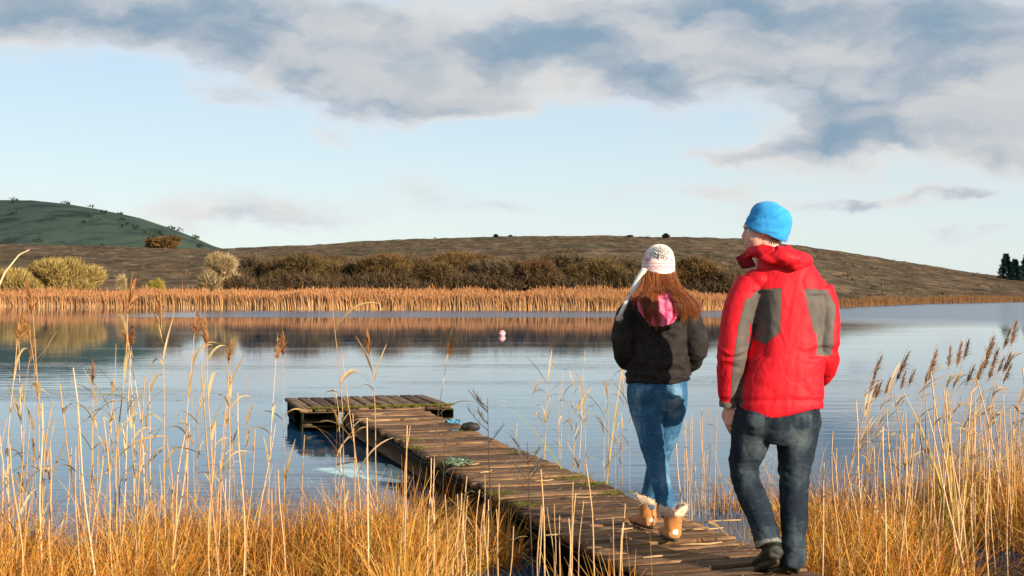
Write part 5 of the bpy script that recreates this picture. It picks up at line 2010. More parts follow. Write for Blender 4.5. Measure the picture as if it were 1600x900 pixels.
# --- blue beanie
def beanie():
    ax = Vector((0, -0.40, 0.916)).normalized()
    fy = Vector((0, 0.916, 0.40))
    rings = [(0.004, 0.076, 0.098), (-0.005, 0.082, 0.105), (0.0, 0.087, 0.110), (0.012, 0.0885, 0.112), (0.026, 0.0885, 0.111), (0.055, 0.0885, 0.110), (0.090, 0.085, 0.104), (0.118, 0.074, 0.091), (0.138, 0.056, 0.069), (0.151, 0.032, 0.040), (0.157, 0.004, 0.005)]
    seg = 84
    V, Q, T = [], [], []
    c0 = Vector((0, -0.004, -0.014))
    rings = [tuple(x) for x in catmull(rings, 3)]
    for h, rx, ry in rings:
        for s in range(seg):
            th = 2 * PI * s / seg
            V.append(c0 + ax * h + Vector((math.cos(th) * rx, 0, 0)) + fy * (math.sin(th) * ry))
    V = np.array([tuple(HEAD + HR @ v) for v in V])
    for i in range(len(rings) - 1):
        for s in range(seg):
            s2 = (s + 1) % seg
            Q.append((i * seg + s, i * seg + s2, (i + 1) * seg + s2, (i + 1) * seg + s))
    n = len(V)
    V = np.vstack([V, V[-seg:].mean(0)])
    for s in range(seg):
        T.append(((len(rings) - 1) * seg + s, (len(rings) - 1) * seg + (s + 1) % seg, n))
    return V, Q, T


V, Q, T = beanie()
cen = V.mean(0)
outw = (V - cen) / np.linalg.norm(V - cen, axis=1)[:, None]
hl = (V - np.array(tuple(HEAD))) @ np.array(HR)          # head-local
seamline = hl[:, 2] + 0.40 * hl[:, 1] - 0.052 - 0.012 * np.sin(hl[:, 1] * 30)
V = V + outw * (0.004 * ridge(V, (9, 9, 26), 3) - 0.010 * np.exp(-(seamline / 0.006) ** 2) - 0.006 * np.exp(-((seamline - 0.045 + 0.4 * hl[:, 0]) / 0.005) ** 2) + 0.003 * fbm(V, 30, 3, 8))[:, None]
hat = man.part('beanie', V, Q, T, M_BLUEHAT)
md = hat.modifiers.new('round', 'SUBSURF'); md.levels = 1; md.render_levels = 1

# --- jacket
mb = MB()
TORSO = [(1220, 645, 0.0, 60, 0.145), (1219, 636, 0.0, 65, 0.152), (1221, 612, 0.0, 64.5, 0.152), (1225, 580, 0.0, 60, 0.148), (1230, 540, 0.0, 57, 0.144), (1233, 500, 0.0, 54, 0.142), (1232, 468, 0.0, 54, 0.137), (1228, 444, 0.0, 54, 0.122), (1222, 424, 0.0, 45, 0.102), (1213, 406, 0.0, 32, 0.090), (1207, 394, 0.0, 26, 0.086)]
limb(mb, man.rows(TORSO), sides=36, power=2.5)
limb(mb, man.rows(ARM_L), sides=24)
limb(mb, man.rows(ARM_R), sides=24)
# shoulder caps
ellipsoid(mb, man.j(1184, 437, 0.0), (0.080, 0.092, 0.056), None)
ellipsoid(mb, man.j(1267, 447, 0.0), (0.076, 0.092, 0.056), None)
V, N, Q, T = fuse(mb, 0.0058, 4, 0.5)
px, py = px_of(V)
dep = V[:, 1]
# folds of the shell fabric
wj_ = V + 0.05 * vnoise(V, 6, 2)[:, None] * np.array([1, 1, 0.5])
amp = 0.010
dsp = 0.0045 * ridge(wj_, (5.5, 4, 2.4), 13) - 0.0022 * crease(wj_, (7, 4, 2.6), 17, 0.09) - 0.0012 * crease(wj_, (13, 8, 6), 19, 0.10) - 0.0009 * crease(V + 0.03 * vnoise(V, 10, 3)[:, None], (22, 14, 13), 37, 0.10) - 0.0006 * crease(V, (34, 24, 22), 53, 0.12)
low = np.clip((py - 560) / 60, 0, 1) * (py < 655)
dsp -= low * 0.0022 * crease(V + 0.04 * vnoise(V, 9, 6)[:, None], (6, 4, 16), 23)
el_ = np.exp(-(((px - 1146) / 26) ** 2 + ((py - 565) / 32) ** 2)) + np.exp(-(((px - 1290) / 26) ** 2 + ((py - 552) / 28) ** 2))
dsp += el_ * 0.011 * ridge(V + 0.03 * vnoise(V, 12, 9)[:, None], (6, 6, 24), 29)
arm = np.exp(-(((px - 1190) / 14) ** 2)) * (py > 455) * (py < 560) + np.exp(-(((px - 1276) / 10) ** 2)) * (py > 460) * (py < 560)
dsp -= 0.012 * arm * (dep < MD)
# cinched hem
dsp -= 0.006 * np.exp(-((py - 626) / 4.0) ** 2)
V = V + N * dsp[:, None]
axl = np.interp(py, [r[1] for r in ARM_L], [r[0] for r in ARM_L])
axr = np.interp(py, [r[1] for r in ARM_R], [r[0] for r in ARM_R])
back = np.where(dep < MD + 0.02, 1, -1)
PL = [(1183, 453), (1221, 450), (1219, 520), (1194, 538), (1176, 530), (1172, 470)]
PR = [(1257, 451), (1292, 453), (1306, 480), (1300, 540), (1285, 528), (1273, 517), (1264, 484)]
g = np.maximum(poly_sd(px, py, PL), poly_sd(px, py, PR))
g = np.where(back > 0, g, -8)
sl = np.minimum(px - (axl + 3.0), py - 466)            # inner half of the left sleeve is grey
sl = np.where(px < axl + 22, sl, -9)
sl = np.where((px < 1178) & (py > 440), sl, -9)
sr = np.minimum((axr + 13) - px, py - 458)
sr = np.where((px > 1279) & (py < 556) & (back > 0), sr, -9)
g = np.maximum(g, np.maximum(sl, sr))
jacket = man.part('jacket', V, Q, T, M_RED, None, {'panel': g})
JV, JQ = V, Q
# hood rolled behind the neck
mb = MB()
limb(mb, man.rows([(1164, 400, 0.07, 9, 0.02), (1176, 394, 0.02, 12, 0.026), (1190, 394, -0.06, 15, 0.034), (1212, 398, -0.11, 18, 0.042), (1236, 404, -0.11, 20, 0.045), (1252, 408, -0.06, 17, 0.04), (1252, 404, 0.02, 12, 0.03), (1240, 398, 0.07, 9, 0.022)]), ref=(0, 0, 1), sides=18)
ellipsoid(mb, man.j(1240, 410, -0.115), (0.062, 0.042, 0.040), Matrix.Rotation(0.25, 3, 'Y'))
ellipsoid(mb, man.j(1208, 404, -0.12), (0.070, 0.036, 0.030), Matrix.Rotation(0.1, 3, 'Y'))
V, N, Q, T = fuse(mb, 0.006, 3, 0.5)
V = V + N * (0.006 * ridge(V, (12, 10, 18), 41) - 0.008 * crease(V, (11, 10, 16), 43, 0.16))[:, None]
man.part('hood', V, Q, T, M_RED, jacket, {'panel': np.full(len(V), -8.0)})
# open stand-up collar at the front, dark inside
cp = [[(1170, 395, 0.03), (1160, 397, 0.08), (1150, 402, 0.12)], [(1174, 404, 0.02), (1165, 407, 0.07), (1154, 410, 0.11)], [(1180, 416, 0.0), (1170, 419, 0.05), (1160, 420, 0.09)]]
cv, cq = [], []
for rw in cp:
    for q in rw:
        cv.append(tuple(man.j(*q)))
for a_ in range(2):
    for b_ in range(2):
        cq.append((a_ * 3 + b_, a_ * 3 + b_ + 1, a_ * 3 + b_ + 4, a_ * 3 + b_ + 3))
co = man.part('collar', cv, cq, None, M_RED_IN, jacket, smooth=False)
md = co.modifiers.new('thick', 'SOLIDIFY'); md.thickness = 0.010; md.offset = 0
# cuff tab and hem drawcord toggle
mb = MB()
limb(mb, man.rows([(1138.5, 626, 0.026, 14.6, 0.047), (1138.3, 630, 0.028, 14.8, 0.048), (1138, 635, 0.03, 14.2, 0.045)]), sides=20)
man.mbpart('cuff', mb, mat_cloth('grey_cuff', (0.11, 0.088, 0.072), (0.15, 0.12, 0.10), 20), jacket)

# --- jeans
mb = MB()
limb(mb, man.rows([(1220, 600, 0, 52, 0.12), (1219, 630, 0, 60, 0.135), (1216, 655, 0, 66, 0.145), (1213, 672, 0, 56, 0.125), (1210, 682, 0.01, 36, 0.10)]), sides=30, power=2.3)
ellipsoid(mb, man.j(1184, 656, -0.03), (0.098, 0.112, 0.10), None)
ellipsoid(mb, man.j(1247, 656, -0.03), (0.098, 0.112, 0.10), None)
limb(mb, man.rows(LEG_L), sides=24)
limb(mb, man.rows(LEG_R), sides=24)
V, N, Q, T = fuse(mb, 0.0075, 3, 0.5)
px, py = px_of(V)
wk = 0.02 * vnoise(V, 14, 6)[:, None]
kn = np.exp(-((py - 742) / 26) ** 2)
an = np.clip((py - 800) / 60, 0, 1)
dsp = 0.0035 * ridge(V, (8, 8, 5), 3) + kn * 0.0065 * ridge(V + wk, (5, 5, 26), 7) + an * 0.008 * ridge(V + wk, (6, 6, 22), 9) + 0.002 * fbm(V, 30, 3, 4)
th_ = np.exp(-((py - 685) / 22) ** 2) * np.exp(-((px - 1212) / 40) ** 2)
dsp += th_ * 0.006 * ridge(V + wk, (9, 9, 16), 11)
dsp -= (0.0035 * kn + 0.002 + 0.003 * an) * crease(V + wk, (9, 9, 17), 61, 0.12)
V = V + N * dsp[:, None]
wear = np.exp(-(((px - 1178) / 22) ** 2 + ((py - 690) / 26) ** 2)) + 1.1 * np.exp(-(((px - 1252) / 20) ** 2 + ((py - 685) / 32) ** 2)) + 0.5 * np.exp(-((py - 742) / 14) ** 2) + 0.35 * an
jeans = man.part('jeans', V, Q, T, M_JEAN_M, None, {'wear': wear * 0.7})
for cs in ([(1163, 646), (1197, 647), (1196, 667), (1166, 665)], [(1236, 648), (1271, 646), (1270, 667), (1238, 668)]):
    pv, pq = patch_on(V, Q, cs, 0.0035)
    man.part('back_pocket', pv, pq, None, M_JEAN_M, jeans, {'wear': np.full(len(pv), 0.45)})
mb = MB()
limb(mb, man.rows([(1198.6, 844, -0.085, 20, 0.066), (1199.2, 846, -0.0875, 21, 0.070), (1200.6, 850.5, -0.093, 21, 0.070), (1201, 852, -0.095, 19.5, 0.065)]), sides=24, n=2)
man.mbpart('turn_up', mb, M_CUFF, jeans)


# --- hiking boots
def boot(P, ankle, yaw, pitch, k, mats, name, sole_t=0.022, shaft=0.12, width=1.0, sr=1.0, so=-0.022, shin=None):
    """boot with its ankle joint at the given point; toes along yaw (left of +Y), pitched heel-up when positive"""
    R = frame(yaw, -pitch)
    def L(p):
        return ankle + R @ (Vector(p) * k)
    mb = MB()
    up = []
    for y, z, rx, rz in ((-0.075, -0.045, 0.030, 0.030), (-0.062, -0.042, 0.038, 0.040), (-0.02, -0.040, 0.041, 0.045), (0.04, -0.048, 0.042, 0.040), (0.10, -0.058, 0.048, 0.032), (0.15, -0.062, 0.047, 0.028), (0.19, -0.066, 0.036, 0.022), (0.205, -0.068, 0.018, 0.014)):
        v = L((0, y, z))
        up.append((v.x, v.y, v.z, rx * k * width, rz * k))
    limb(mb, up, ref=tuple(R @ Vector((0, 0, 1))), sides=20)
    sh = []
    for z, r in ((-0.06, 0.045), (-0.02, 0.046), (0.03, 0.047), (shaft * 0.6, 0.052), (shaft, 0.055)):
        v = L((0, so + 0.01 * z, z)) if shin is None else ankle + R @ Vector((0, so, 0)) + shin * z
        sh.append((v.x, v.y, v.z, r * k * width * sr, r * 1.12 * k * sr))
    limb(mb, sh, ref=tuple(R @ Vector((0, 1, 0))), sides=20)
    V, N, Q, T = fuse(mb, 0.006, 3)
    V = V + N * (0.0022 * ridge(V, (24, 24, 40), 5))[:, None]
    b = P.part(name, V, Q, T, mats[0])
    # sole with a tread outline
    out = []
    n = 30
    for i in range(n):
        a = 2 * PI * i / n
        y = 0.065 + math.sin(a) * 0.147
        w = 0.046 * (0.80 + 0.22 * math.sin(a)) * width
        out.append((math.cos(a) * w * (1 - 0.12 * math.exp(-((y - 0.03) / 0.03) ** 2)), y))
    V, Q, T = [], [], []
    for z, f in ((-0.072, 0.97), (-0.078, 1.03), (-0.078 - sole_t * 0.6, 1.04), (-0.078 - sole_t, 1.0)):
        for i, (x, y) in enumerate(out):
            lug = 0.003 * (i % 2) if z < -0.09 else 0
            V.append(tuple(L((x * f, 0.065 + (y - 0.065) * f, z + lug))))
    for r in range(3):
        for i in range(n):
            i2 = (i + 1) % n
            Q.append((r * n + i, (r + 1) * n + i, (r + 1) * n + i2, r * n + i2))
    V.append(tuple(L((0, 0.065, -0.072)))); V.append(tuple(L((0, 0.065, -0.078 - sole_t))))
    for i in range(n):
        i2 = (i + 1) % n
        T.append((4 * n, i, i2)); T.append((4 * n + 1, 3 * n + i2, 3 * n + i))
    P.part('sole', V, Q, T, mats[1], b, smooth=False)
    return b, L


yaw_u = math.radians(14)
SOLE = 0.078 + 0.022
la = man.j(1203, 857, -0.085)
pit = math.radians(20)
shin_l = (man.j(1177, 780, 0.01) - man.j(1200, 848, -0.09)).normalized()
# put the ball of the raised foot on the boards
la.z = max(la.z, DECK + 0.008 + SOLE * math.cos(pit) + 0.13 * math.sin(pit))
b, L = boot(man, la, yaw_u - 0.10, pit, 1.0, (M_BOOT, M_SOLE), 'boot', shaft=0.085, sr=0.98, so=-0.010, shin=shin_l, width=1.08)
ra = man.j(1238, 870, -0.015)
ra.z = DECK + 0.008 + SOLE
boot(man, ra, yaw_u - 0.1, 0.0, 1.0, (M_BOOT, M_SOLE), 'boot', shaft=0.04, sr=0.85, so=-0.008)

# ================================================================== WOMAN IN THE BOBBLE HAT
WD = 7.22
wo = Person('person in a black hooded jacket, white bobble hat, blue jeans and tan boots', (0.83, 7.2, DECK + 0.006), WD)
HW = wo.j(1027, 424, 0.02)
WR = frame(math.radians(12), math.radians(-4))
mb = MB()
head_pieces(mb, HW, WR, 0.93, wo.rows([(1027, 432, 0.01, 13), (1028, 448, 0.0, 13.5), (1029, 462, 0.0, 18, 0.06)]))
WT = [(1028, 597, 0.0, 47, 0.118), (1028, 591, 0.0, 49.5, 0.126), (1029, 572, 0.0, 48.5, 0.124), (1030, 545, 0.0, 45, 0.118), (1031, 518, 0.0, 46, 0.120), (1031, 494, 0.0, 48, 0.122), (1030, 476, 0.0, 47, 0.11), (1029, 463, 0.0, 37, 0.092), (1028, 453, 0.0, 25, 0.078), (1028, 446, 0.0, 20, 0.072)]
WAL = [(994, 479, 0.0, 18), (981, 498, -0.01, 19.5), (975, 522, -0.03, 18.5), (974, 544, -0.03, 17), (982, 561, 0.06, 16.5), (994, 569, 0.14, 15.5), (1008, 573, 0.19, 14)]
WAR = [(1065, 481, 0.0, 18), (1078, 500, -0.01, 19.5), (1086, 524, -0.03, 18.5), (1088, 546, -0.03, 16.5), (1079, 564, 0.06, 16), (1066, 572, 0.14, 15), (1052, 575, 0.19, 14)]
limb(mb, wo.rows([(r[0], r[1], r[2], r[3] * 0.75, r[4] * 0.75) for r in WT]))
for A in (WAL, WAR):
    limb(mb, wo.rows([(a, b, c, r * 0.6) for a, b, c, r in A]))
WLL = [(1006, 612, -0.005, 26, 0.105), (1008, 632, -0.02, 26, 0.098), (1013, 660, -0.05, 22.5, 0.084), (1019, 690, -0.08, 19.2, 0.072), (1026, 720, -0.11, 17.2, 0.066), (1032, 750, -0.14, 15.8, 0.06), (1038, 775, -0.165, 14.3, 0.054), (1044, 796, -0.18, 12.8, 0.048), (1046, 806, -0.18, 12.5, 0.046)]
WLR = [(1050, 612, 0.0, 25, 0.105), (1050, 632, 0.01, 23.5, 0.096), (1046, 660, 0.03, 20, 0.082), (1037, 692, 0.06, 17.5, 0.072), (1028, 722, 0.09, 15.5, 0.064), (1020, 752, 0.13, 13.8, 0.058), (1015, 776, 0.16, 12.3, 0.05), (1012, 792, 0.175, 12, 0.047)]
limb(mb, wo.rows([(1028, 585, 0, 36, 0.09), (1028, 610, 0, 38, 0.1), (1028, 630, 0, 34, 0.09)]))
for A in (WLL, WLR):
    limb(mb, wo.rows([(r[0], r[1], r[2], r[3] * 0.75, r[4] * 0.75) for r in A]))
hand_pieces(mb, wo.j(1008, 573, 0.19), (0.85, 0.35, -0.4), (0.2, 0.2, 1), (-0.3, 1, 0.2), 0.85, 0.4)
hand_pieces(mb, wo.j(1052, 575, 0.19), (-0.85, 0.35, -0.4), (-0.2, 0.2, 1), (0.3, 1, 0.2), 0.85, 0.4)
V, N, Q, T = fuse(mb, 0.0055, 3)
wo.part('body', V, Q, T, M_SKIN)
for s in (-1, 1):
    ec = HW + WR @ Vector((s * 0.029, 0.0630, 0.000))
    m2 = MB(); ellipsoid(m2, ec, (0.0118, 0.0118, 0.0118), None, 14, 10)
    e = wo.mbpart('eye', m2, M_EYE)
    m2 = MB(); ellipsoid(m2, ec + WR @ Vector((0, 0.008, 0)), (0.0056, 0.005, 0.0056), WR, 12, 8)
    wo.mbpart('iris', m2, M_IRIS, e)

# --- black jacket
mb = MB()
limb(mb, wo.rows(WT), sides=32, power=2.3)
for A in (WAL, WAR):
    limb(mb, wo.rows(A), sides=22)
ellipsoid(mb, wo.j(998, 477, 0.0), (0.066, 0.075, 0.05), None)
ellipsoid(mb, wo.j(1061, 478, 0.0), (0.066, 0.075, 0.05), None)
V, N, Q, T = fuse(mb, 0.007, 4)
px, py = px_of(V)
wk = 0.025 * vnoise(V, 10, 6)[:, None]
dsp = 0.006 * ridge(V + wk, (6, 5, 13), 31) + 0.003 * ridge(V, (16, 14, 18), 33)
dsp += 0.007 * np.clip((py - 540) / 30, 0, 1) * ridge(V + wk, (4, 4, 24), 37)
dsp -= 0.008 * np.exp(-((py - 579) / 3.0) ** 2)            # ribbed waistband seam
V = V + N * dsp[:, None]
wj = wo.part('jacket', V, Q, T, M_BLACKJ)
WJV, WJQ = V, Q
# hood lying open on the back: black outer bag, bright pink lining inside
mb = MB()
rim = [(988, 456, 0.03), (990, 468, -0.08), (997, 488, -0.135), (1011, 506, -0.150), (1031, 514, -0.155), (1052, 507, -0.150), (1066, 489, -0.135), (1072, 470, -0.08), (1072, 458, 0.03)]
limb(mb, [(*wo.j(*p), 0.016, 0.013) for p in rim], ref=(0, 0, 1), sides=14)
ellipsoid(mb, wo.j(1031, 489, -0.115), (0.125, 0.040, 0.090), None, 24, 14)
V, N, Q, T = fuse(mb, 0.006, 3)
V = V + N * (0.004 * ridge(V, (12, 12, 14), 51))[:, None]
hood = wo.part('hood', V, Q, T, M_BLACKJ, wj)
gv, gq = [], []
nu, nv = 26, 26
for j_ in range(nv + 1):
    for i_ in range(nu + 1):
        u, v = i_ / nu * 2 - 1, j_ / nv
        hw_ = 36 * math.sqrt(max(0.0, 1 - (v * 0.97) ** 2.6)) if v > 0.25 else 36
        x_ = 1031 + u * hw_
        y_ = 456 + v * 54
        f = -0.160 + 0.012 * u * u - 0.012 * math.sin(PI * v) + 0.05 * max(0, 0.35 - v)
        f += 0.011 * math.sin(u * 7 + 2.2 * v + 0.8) * (0.4 + 0.6 * v) + 0.006 * math.sin(u * 15 - 4 * v)
        gv.append(tuple(wo.j(x_, y_, f)))
for j_ in range(nv):
    for i_ in range(nu):
        a = j_ * (nu + 1) + i_
        gq.append((a, a + 1, a + nu + 2, a + nu + 1))
lin = wo.part('hood_lining', gv, gq, None, M_PINKL, hood)
md = lin.modifiers.new('cloth', 'SOLIDIFY'); md.thickness = 0.006; md.offset = -1

# --- jeans
mb = MB()
limb(mb, wo.rows([(1028, 572, 0, 42, 0.105), (1028, 592, 0, 45, 0.112), (1027, 612, 0, 47.5, 0.12), (1028, 628, 0, 46, 0.115), (1030, 642, 0, 34, 0.09)]), sides=30, power=2.2)
ellipsoid(mb, wo.j(1006, 616, -0.045), (0.086, 0.095, 0.092), None)
ellipsoid(mb, wo.j(1050, 616, -0.045), (0.084, 0.095, 0.092), None)
limb(mb, wo.rows(WLL), sides=22)
limb(mb, wo.rows(WLR), sides=22)
V, N, Q, T = fuse(mb, 0.0065, 2)
px, py = px_of(V)
wk = 0.02 * vnoise(V, 14, 6)[:, None]
bk = np.exp(-((py - 702) / 22) ** 2)
dsp = 0.0018 * ridge(V, (8, 8, 10), 3) + bk * 0.005 * ridge(V + wk, (5, 5, 30), 7) + np.clip((py - 755) / 30, 0, 1) * 0.005 * ridge(V + wk, (6, 6, 32), 9)
dsp += 0.004 * np.exp(-((py - 648) / 10) ** 2) * ridge(V + wk, (6, 6, 26), 19)
V = V + N * dsp[:, None]
wear = 0.9 * np.exp(-(((px - 1054) / 14) ** 2 + ((py - 622) / 26) ** 2)) + 0.5 * np.exp(-(((px - 1000) / 12) ** 2 + ((py - 668) / 22) ** 2)) + 0.3 * np.exp(-((py - 730) / 20) ** 2)
wjn = wo.part('jeans', V, Q, T, M_JEAN_W, None, {'wear': wear})
for cs in ([(990, 600), (1018, 601), (1017, 622), (992, 620)], [(1037, 601), (1066, 600), (1064, 620), (1039, 622)]):
    pv, pq = patch_on(V, Q, cs, 0.003, 8, 8)
    wo.part('back_pocket', pv, pq, None, M_JEAN_W, wjn, {'wear': np.full(len(pv), 0.35)})

# --- sheepskin boots
def fleece_collar(P, L, b, k, seed):
    rg = random.Random(seed)
    seg, V, Q = 36, [], []
    prof = [(0.060, 0.050), (0.056, 0.066), (0.070, 0.078), (0.100, 0.088), (0.128, 0.086), (0.136, 0.078), (0.128, 0.066), (0.10, 0.056)]
    for h, r in prof:
        for s in range(seg):
            th = 2 * PI * s / seg
            # turned-down points stand off at the sides, a notch behind
            fl = 1 + 0.18 * max(0, math.cos(2 * th)) * (h > 0.09)
            notch = -0.022 * math.exp(-((th - 1.5 * PI) / 0.35) ** 2) * (h > 0.09)
            tip = 0.008 * max(0, math.cos(2 * th)) ** 2 * (h > 0.09)
            w = 1 + 0.05 * math.sin(5 * th + seed) + rg.uniform(-0.03, 0.03)
            V.append(tuple(L((math.cos(th) * r * fl * w * 0.86, math.sin(th) * r * w * 0.92 - 0.020, 0.04 + (h - 0.04) * 0.82 + notch + tip + rg.uniform(-0.002, 0.002)))))
    m = len(prof)
    for i in range(m):
        for s in range(seg):
            s2, i2 = (s + 1) % seg, (i + 1) % m
            Q.append((i * seg + s, i * seg + s2, i2 * seg + s2, i2 * seg + s))
    o = P.part('fleece_collar', V, Q, None, M_FLEECE, b)
    md = o.modifiers.new('soft', 'SUBSURF'); md.levels = 1; md.render_levels = 1
    # stray wool
    rn = np.random.default_rng(seed)
    V = np.array(V)
    n = 700
    i = rn.integers(seg, len(V) - seg, n)
    c = V.mean(0)
    base = V[i] + rn.normal(0, 0.003, (n, 3))
    out = (base - c); out /= np.linalg.norm(out, axis=1)[:, None]
    mbx = MB()
    tip = base + out * rn.uniform(0.004, 0.011, (n, 1)) + rn.normal(0, 0.003, (n, 3))
    sd = np.cross(out, rn.standard_normal((n, 3))); sd /= np.linalg.norm(sd, axis=1)[:, None]
    T = np.stack([base - sd * 0.0016, base + sd * 0.0016, tip], 1).reshape(-1, 3)
    P.part('wool', T, None, np.arange(3 * n).reshape(-1, 3), M_FLEECE, b, smooth=False)


for i, (px, py, f, yaw, pit) in enumerate([(1050, 818, -0.185, 0.10, 0.0), (1010, 800, 0.19, 0.34, 0.0)]):
    a = wo.j(px, py, f)
    a.z = DECK + 0.008 + 0.078 + 0.016
    b, L = boot(wo, a, yaw, pit, 0.92, (M_SUEDE, M_SOLE), 'boot', sole_t=0.016, shaft=0.10, width=1.12)
    fleece_collar(wo, L, b, 0.92, 3 + i)
    tabp = [tuple(L((x, y, z))) for x, y, z in ((-0.020, -0.078, -0.050), (0.020, -0.078, -0.050), (0.018, -0.080, -0.018), (-0.018, -0.080, -0.018))]
    cV, cQ = [], []
    for zi in range(4):
        for xi in range(7):
            u = xi / 6 * 2 - 1
            cV.append(tuple(L((0.024 * math.sin(u * 1.1), -0.079 + 0.010 * u * u - 0.004, -0.048 + zi * 0.010))))
    for zi in range(3):
        for xi in range(6):
            q = zi * 7 + xi
            cQ.append((q, q + 1, q + 8, q + 7))
    tb = wo.part('heel_tab', cV, cQ, None, M_TAB, b)
    md = tb.modifiers.new('thick', 'SOLIDIFY'); md.thickness = 0.004; md.offset = 0

# --- bobble hat
hb = np.array(tuple(wo.j(1027, 438, 0.02)))
seg = 64
rings = [(h_ * 1.04, a_ * 1.08, b_ * 1.06) for h_, a_, b_ in [(0.010, 0.080, 0.090), (0.0, 0.084, 0.095), (0.002, 0.088, 0.100), (0.02, 0.0885, 0.101), (0.05, 0.089, 0.101), (0.09, 0.087, 0.098), (0.125, 0.082, 0.092), (0.155, 0.072, 0.080), (0.178, 0.054, 0.060), (0.192, 0.032, 0.036), (0.197, 0.010, 0.011)]]
V, Q, T = [], [], []
for h, rx, ry in rings:
    for s in range(seg):
        th = 2 * PI * s / seg
        v = WR @ Vector((math.cos(th) * rx, math.sin(th) * ry, 0))
        drop = -0.020 * max(0, abs(math.cos(th)) - 0.5) * 2 * (h < 0.03)
        V.append((v.x + 0.012 * h / 0.19, v.y, h + v.z * 0 + drop))
for i in range(len(rings) - 1):
    for s in range(seg):
        s2 = (s + 1) % seg
        Q.append((i * seg + s, i * seg + s2, (i + 1) * seg + s2, (i + 1) * seg + s))
V.append((0.012, 0, 0.198))
for s in range(seg):
    T.append(((len(rings) - 1) * seg + s, (len(rings) - 1) * seg + (s + 1) % seg, len(V) - 1))
V = np.array(V)
V = V * (1 + 0.012 * fbm(V, 22, 3, 12))[:, None]
hat = obj('bobble_hat', mesh_np('bobble_hat', V, Q, T, smooth=True), M_BOBBLE, wo.root)
hat.location = hb - wo.base
md = hat.modifiers.new('round', 'SUBSURF'); md.levels = 1; md.render_levels = 1


def pompom(c, r, n, seed, mat):
    rn = np.random.default_rng(seed)
    u = rn.standard_normal((n, 3)); u /= np.linalg.norm(u, axis=1)[:, None]
    R_ = r * rn.uniform(0.85, 1.12, n)
    sd = np.cross(u, rn.standard_normal((n, 3))); sd /= np.linalg.norm(sd, axis=1)[:, None]
    tip = c + u * R_[:, None] + rn.normal(0, 0.003, (n, 3))
    base = c + u * (r * 0.25)
    V = np.stack([base - sd * 0.001, base + sd * 0.001, tip + sd * 0.0022, tip - sd * 0.0022], 1).reshape(-1, 3)
    mb = MB().add(V, np.arange(4 * n).reshape(-1, 4))
    ellipsoid(mb, c, (r * 0.9,) * 3, None, 16, 10)
    return mb


pc = np.array(tuple(wo.j(1034, 395, -0.055)))
o = wo.mbpart('pompom', pompom(pc, 0.040, 3600, 3, None), M_POM, None, False)
o.parent = hat
o.location = -np.array(hat.location)
# ear flap and plaited tie blown out to the left
fl = [wo.j(1009, 428, -0.01), wo.j(1001, 440, -0.04), wo.j(993, 451, -0.07), wo.j(987, 460, -0.09)]
mb = MB()
limb(mb, [(*fl[0], 0.036, 0.050), (*fl[1], 0.034, 0.040), (*fl[2], 0.026, 0.026), (*fl[3], 0.013, 0.012)], ref=(0.3, 1, -0.3), sides=16)
o = wo.mbpart('ear_flap', mb, M_KNIT_PLAIN); o.parent = hat; o.location = -np.array(hat.location)
mb = MB()
ln = [wo.j(989, 458, -0.08), wo.j(981, 468, -0.12), wo.j(975, 480, -0.14), wo.j(970, 490, -0.14)]
ln = catmull([tuple(p) for p in ln], 12)
for k3 in range(3):
    pts = []
    for i, p in enumerate(ln):
        a = i * 0.75 + k3 * 2.094
        pts.append((p[0] + 0.007 * math.cos(a), p[1] + 0.007 * math.sin(a), p[2] + 0.003 * math.sin(a)))
    mb.tube(pts, 0.0065, 7)
o = wo.mbpart('plaited_tie', mb, M_KNIT_PLAIN); o.parent = hat; o.location = -np.array(hat.location)
mb = MB()
rn = np.random.default_rng(9)
e = np.array(ln[-1])
for i in range(60):
    t_ = e + np.array([-0.010 + rn.normal(0, 0.009), rn.normal(0, 0.009), -0.034 + rn.normal(0, 0.006)])
    mb.tube([tuple(e + rn.normal(0, 0.003, 3)), tuple((e + t_) / 2 + rn.normal(0, 0.003, 3)), tuple(t_)], [0.0022, 0.002, 0.001], 4)
o = wo.mbpart('tassel', mb, M_KNIT_PLAIN); o.parent = hat; o.location = -np.array(hat.location)

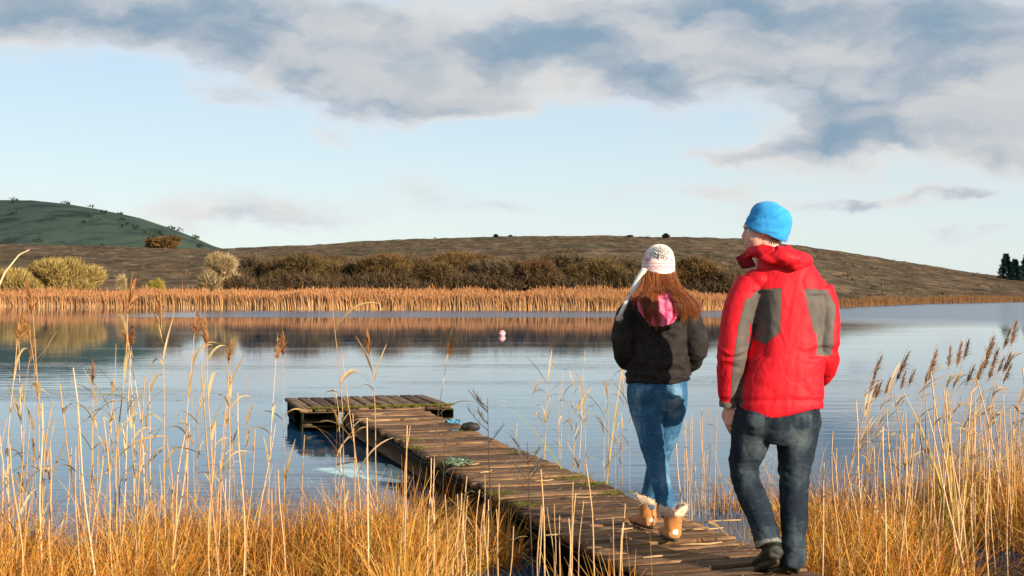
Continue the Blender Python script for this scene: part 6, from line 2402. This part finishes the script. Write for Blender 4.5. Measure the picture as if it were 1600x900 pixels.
# --- long auburn hair spread over the hood
def long_hair(n=1700):
    rn = np.random.default_rng(21)
    mb = MB()
    tones = np.array([(0.17, 0.045, 0.012), (0.24, 0.070, 0.017), (0.13, 0.034, 0.010), (0.32, 0.115, 0.030), (0.20, 0.056, 0.015)])
    # locks: (start px range, end px, end py, forward end, spread)
    locks = [((1006, 1018), 1009, 498, -0.185, 3), ((1010, 1024), 1016, 505, -0.19, 2.5), ((1014, 1030), 1026, 511, -0.195, 2.2), 
             ((1034, 1050), 1068, 482, -0.18, 5), ((1038, 1052), 1078, 490, -0.165, 6), ((1042, 1054), 1087, 498, -0.14, 5), ((1044, 1056), 1092, 490, -0.12, 5), ((1040, 1054), 1070, 498, -0.18, 5),
             ((1004, 1010), 990, 476, -0.14, 4), ((1030, 1048), 1074, 474, -0.17, 6), ((1008, 1024), 1008, 482, -0.19, 5), ((1020, 1042), 1034, 459, -0.16, 6)]
    ph = rn.uniform(0, 6.28, (len(locks), 4))
    for i in range(n):
        li = i % len(locks)
        (a, b), ex, ey, ef, sp = locks[li]
        x0 = rn.uniform(a, b)
        q = (x0 - 1028) / 27
        e = rn.normal(0, 1)
        fly = rn.uniform() < 0.05
        p0 = wo.j(x0, 424 + rn.uniform(-3, 3), 0.02 - 0.088 * math.sqrt(max(0.0, 1 - q * q)))
        p1 = wo.j(x0 * 0.78 + ex * 0.22 + rn.normal(0, 0.8), 446 + rn.normal(0, 1.0), -0.105 - 0.035 * (1 - abs(q)) - rn.uniform(0, 0.012))
        p2 = wo.j(x0 * 0.30 + ex * 0.70 + e * sp * 0.85 + 2 * math.sin(ph[li, 0]), 447 * 0.42 + ey * 0.58 + rn.normal(0, 1), ef - 0.018 + rn.normal(0, 0.005))
        k3 = 2.2 if fly else 0.55          # strands of a lock draw together at its tip
        p3 = wo.j(ex + e * sp * k3, ey + rn.normal(0, 5) - 4 * abs(e), ef + rn.normal(0, 0.006))
        L = catmull([tuple(p0), tuple(p1), tuple(p2), tuple(p3)], 5)
        m = len(L)
        wob = 0.0035 * np.sin(np.linspace(0, 5.5, m) + ph[li, 1] + 0.25 * e) * np.linspace(0, 1, m)
        L[:, 0] += wob
        r = np.linspace(0.0013, 0.0005, m) * rn.uniform(0.7, 1.2)
        lt = 1 + 0.35 * math.sin(ph[li, 2]) * 0.6
        c = np.clip(1.25 * tones[rn.integers(0, 5)] * lt * (1 + 0.12 * rn.standard_normal()), 0.006, 0.7)
        mb.tube([tuple(x) for x in L], r, 3, c, caps=False)
    # hair close to the skull below the hat
    return mb


wo.mbpart('hair', long_hair(), M_HAIR)
m2 = MB()
ellipsoid(m2, wo.j(1028, 438, -0.005), (0.078, 0.092, 0.055), None, 22, 12)
wo.mbpart('hair_underlayer', m2, mat_cloth('auburn_underlayer', (0.10, 0.03, 0.01), (0.2, 0.06, 0.02), 80, 300, 0.6))

# prototypes nobody used are not part of the place
for lst in PROTO.values():
    for p in lst:
        if p.name not in USED:
            for ch in list(p.children):
                bpy.data.objects.remove(ch)
            bpy.data.objects.remove(p)
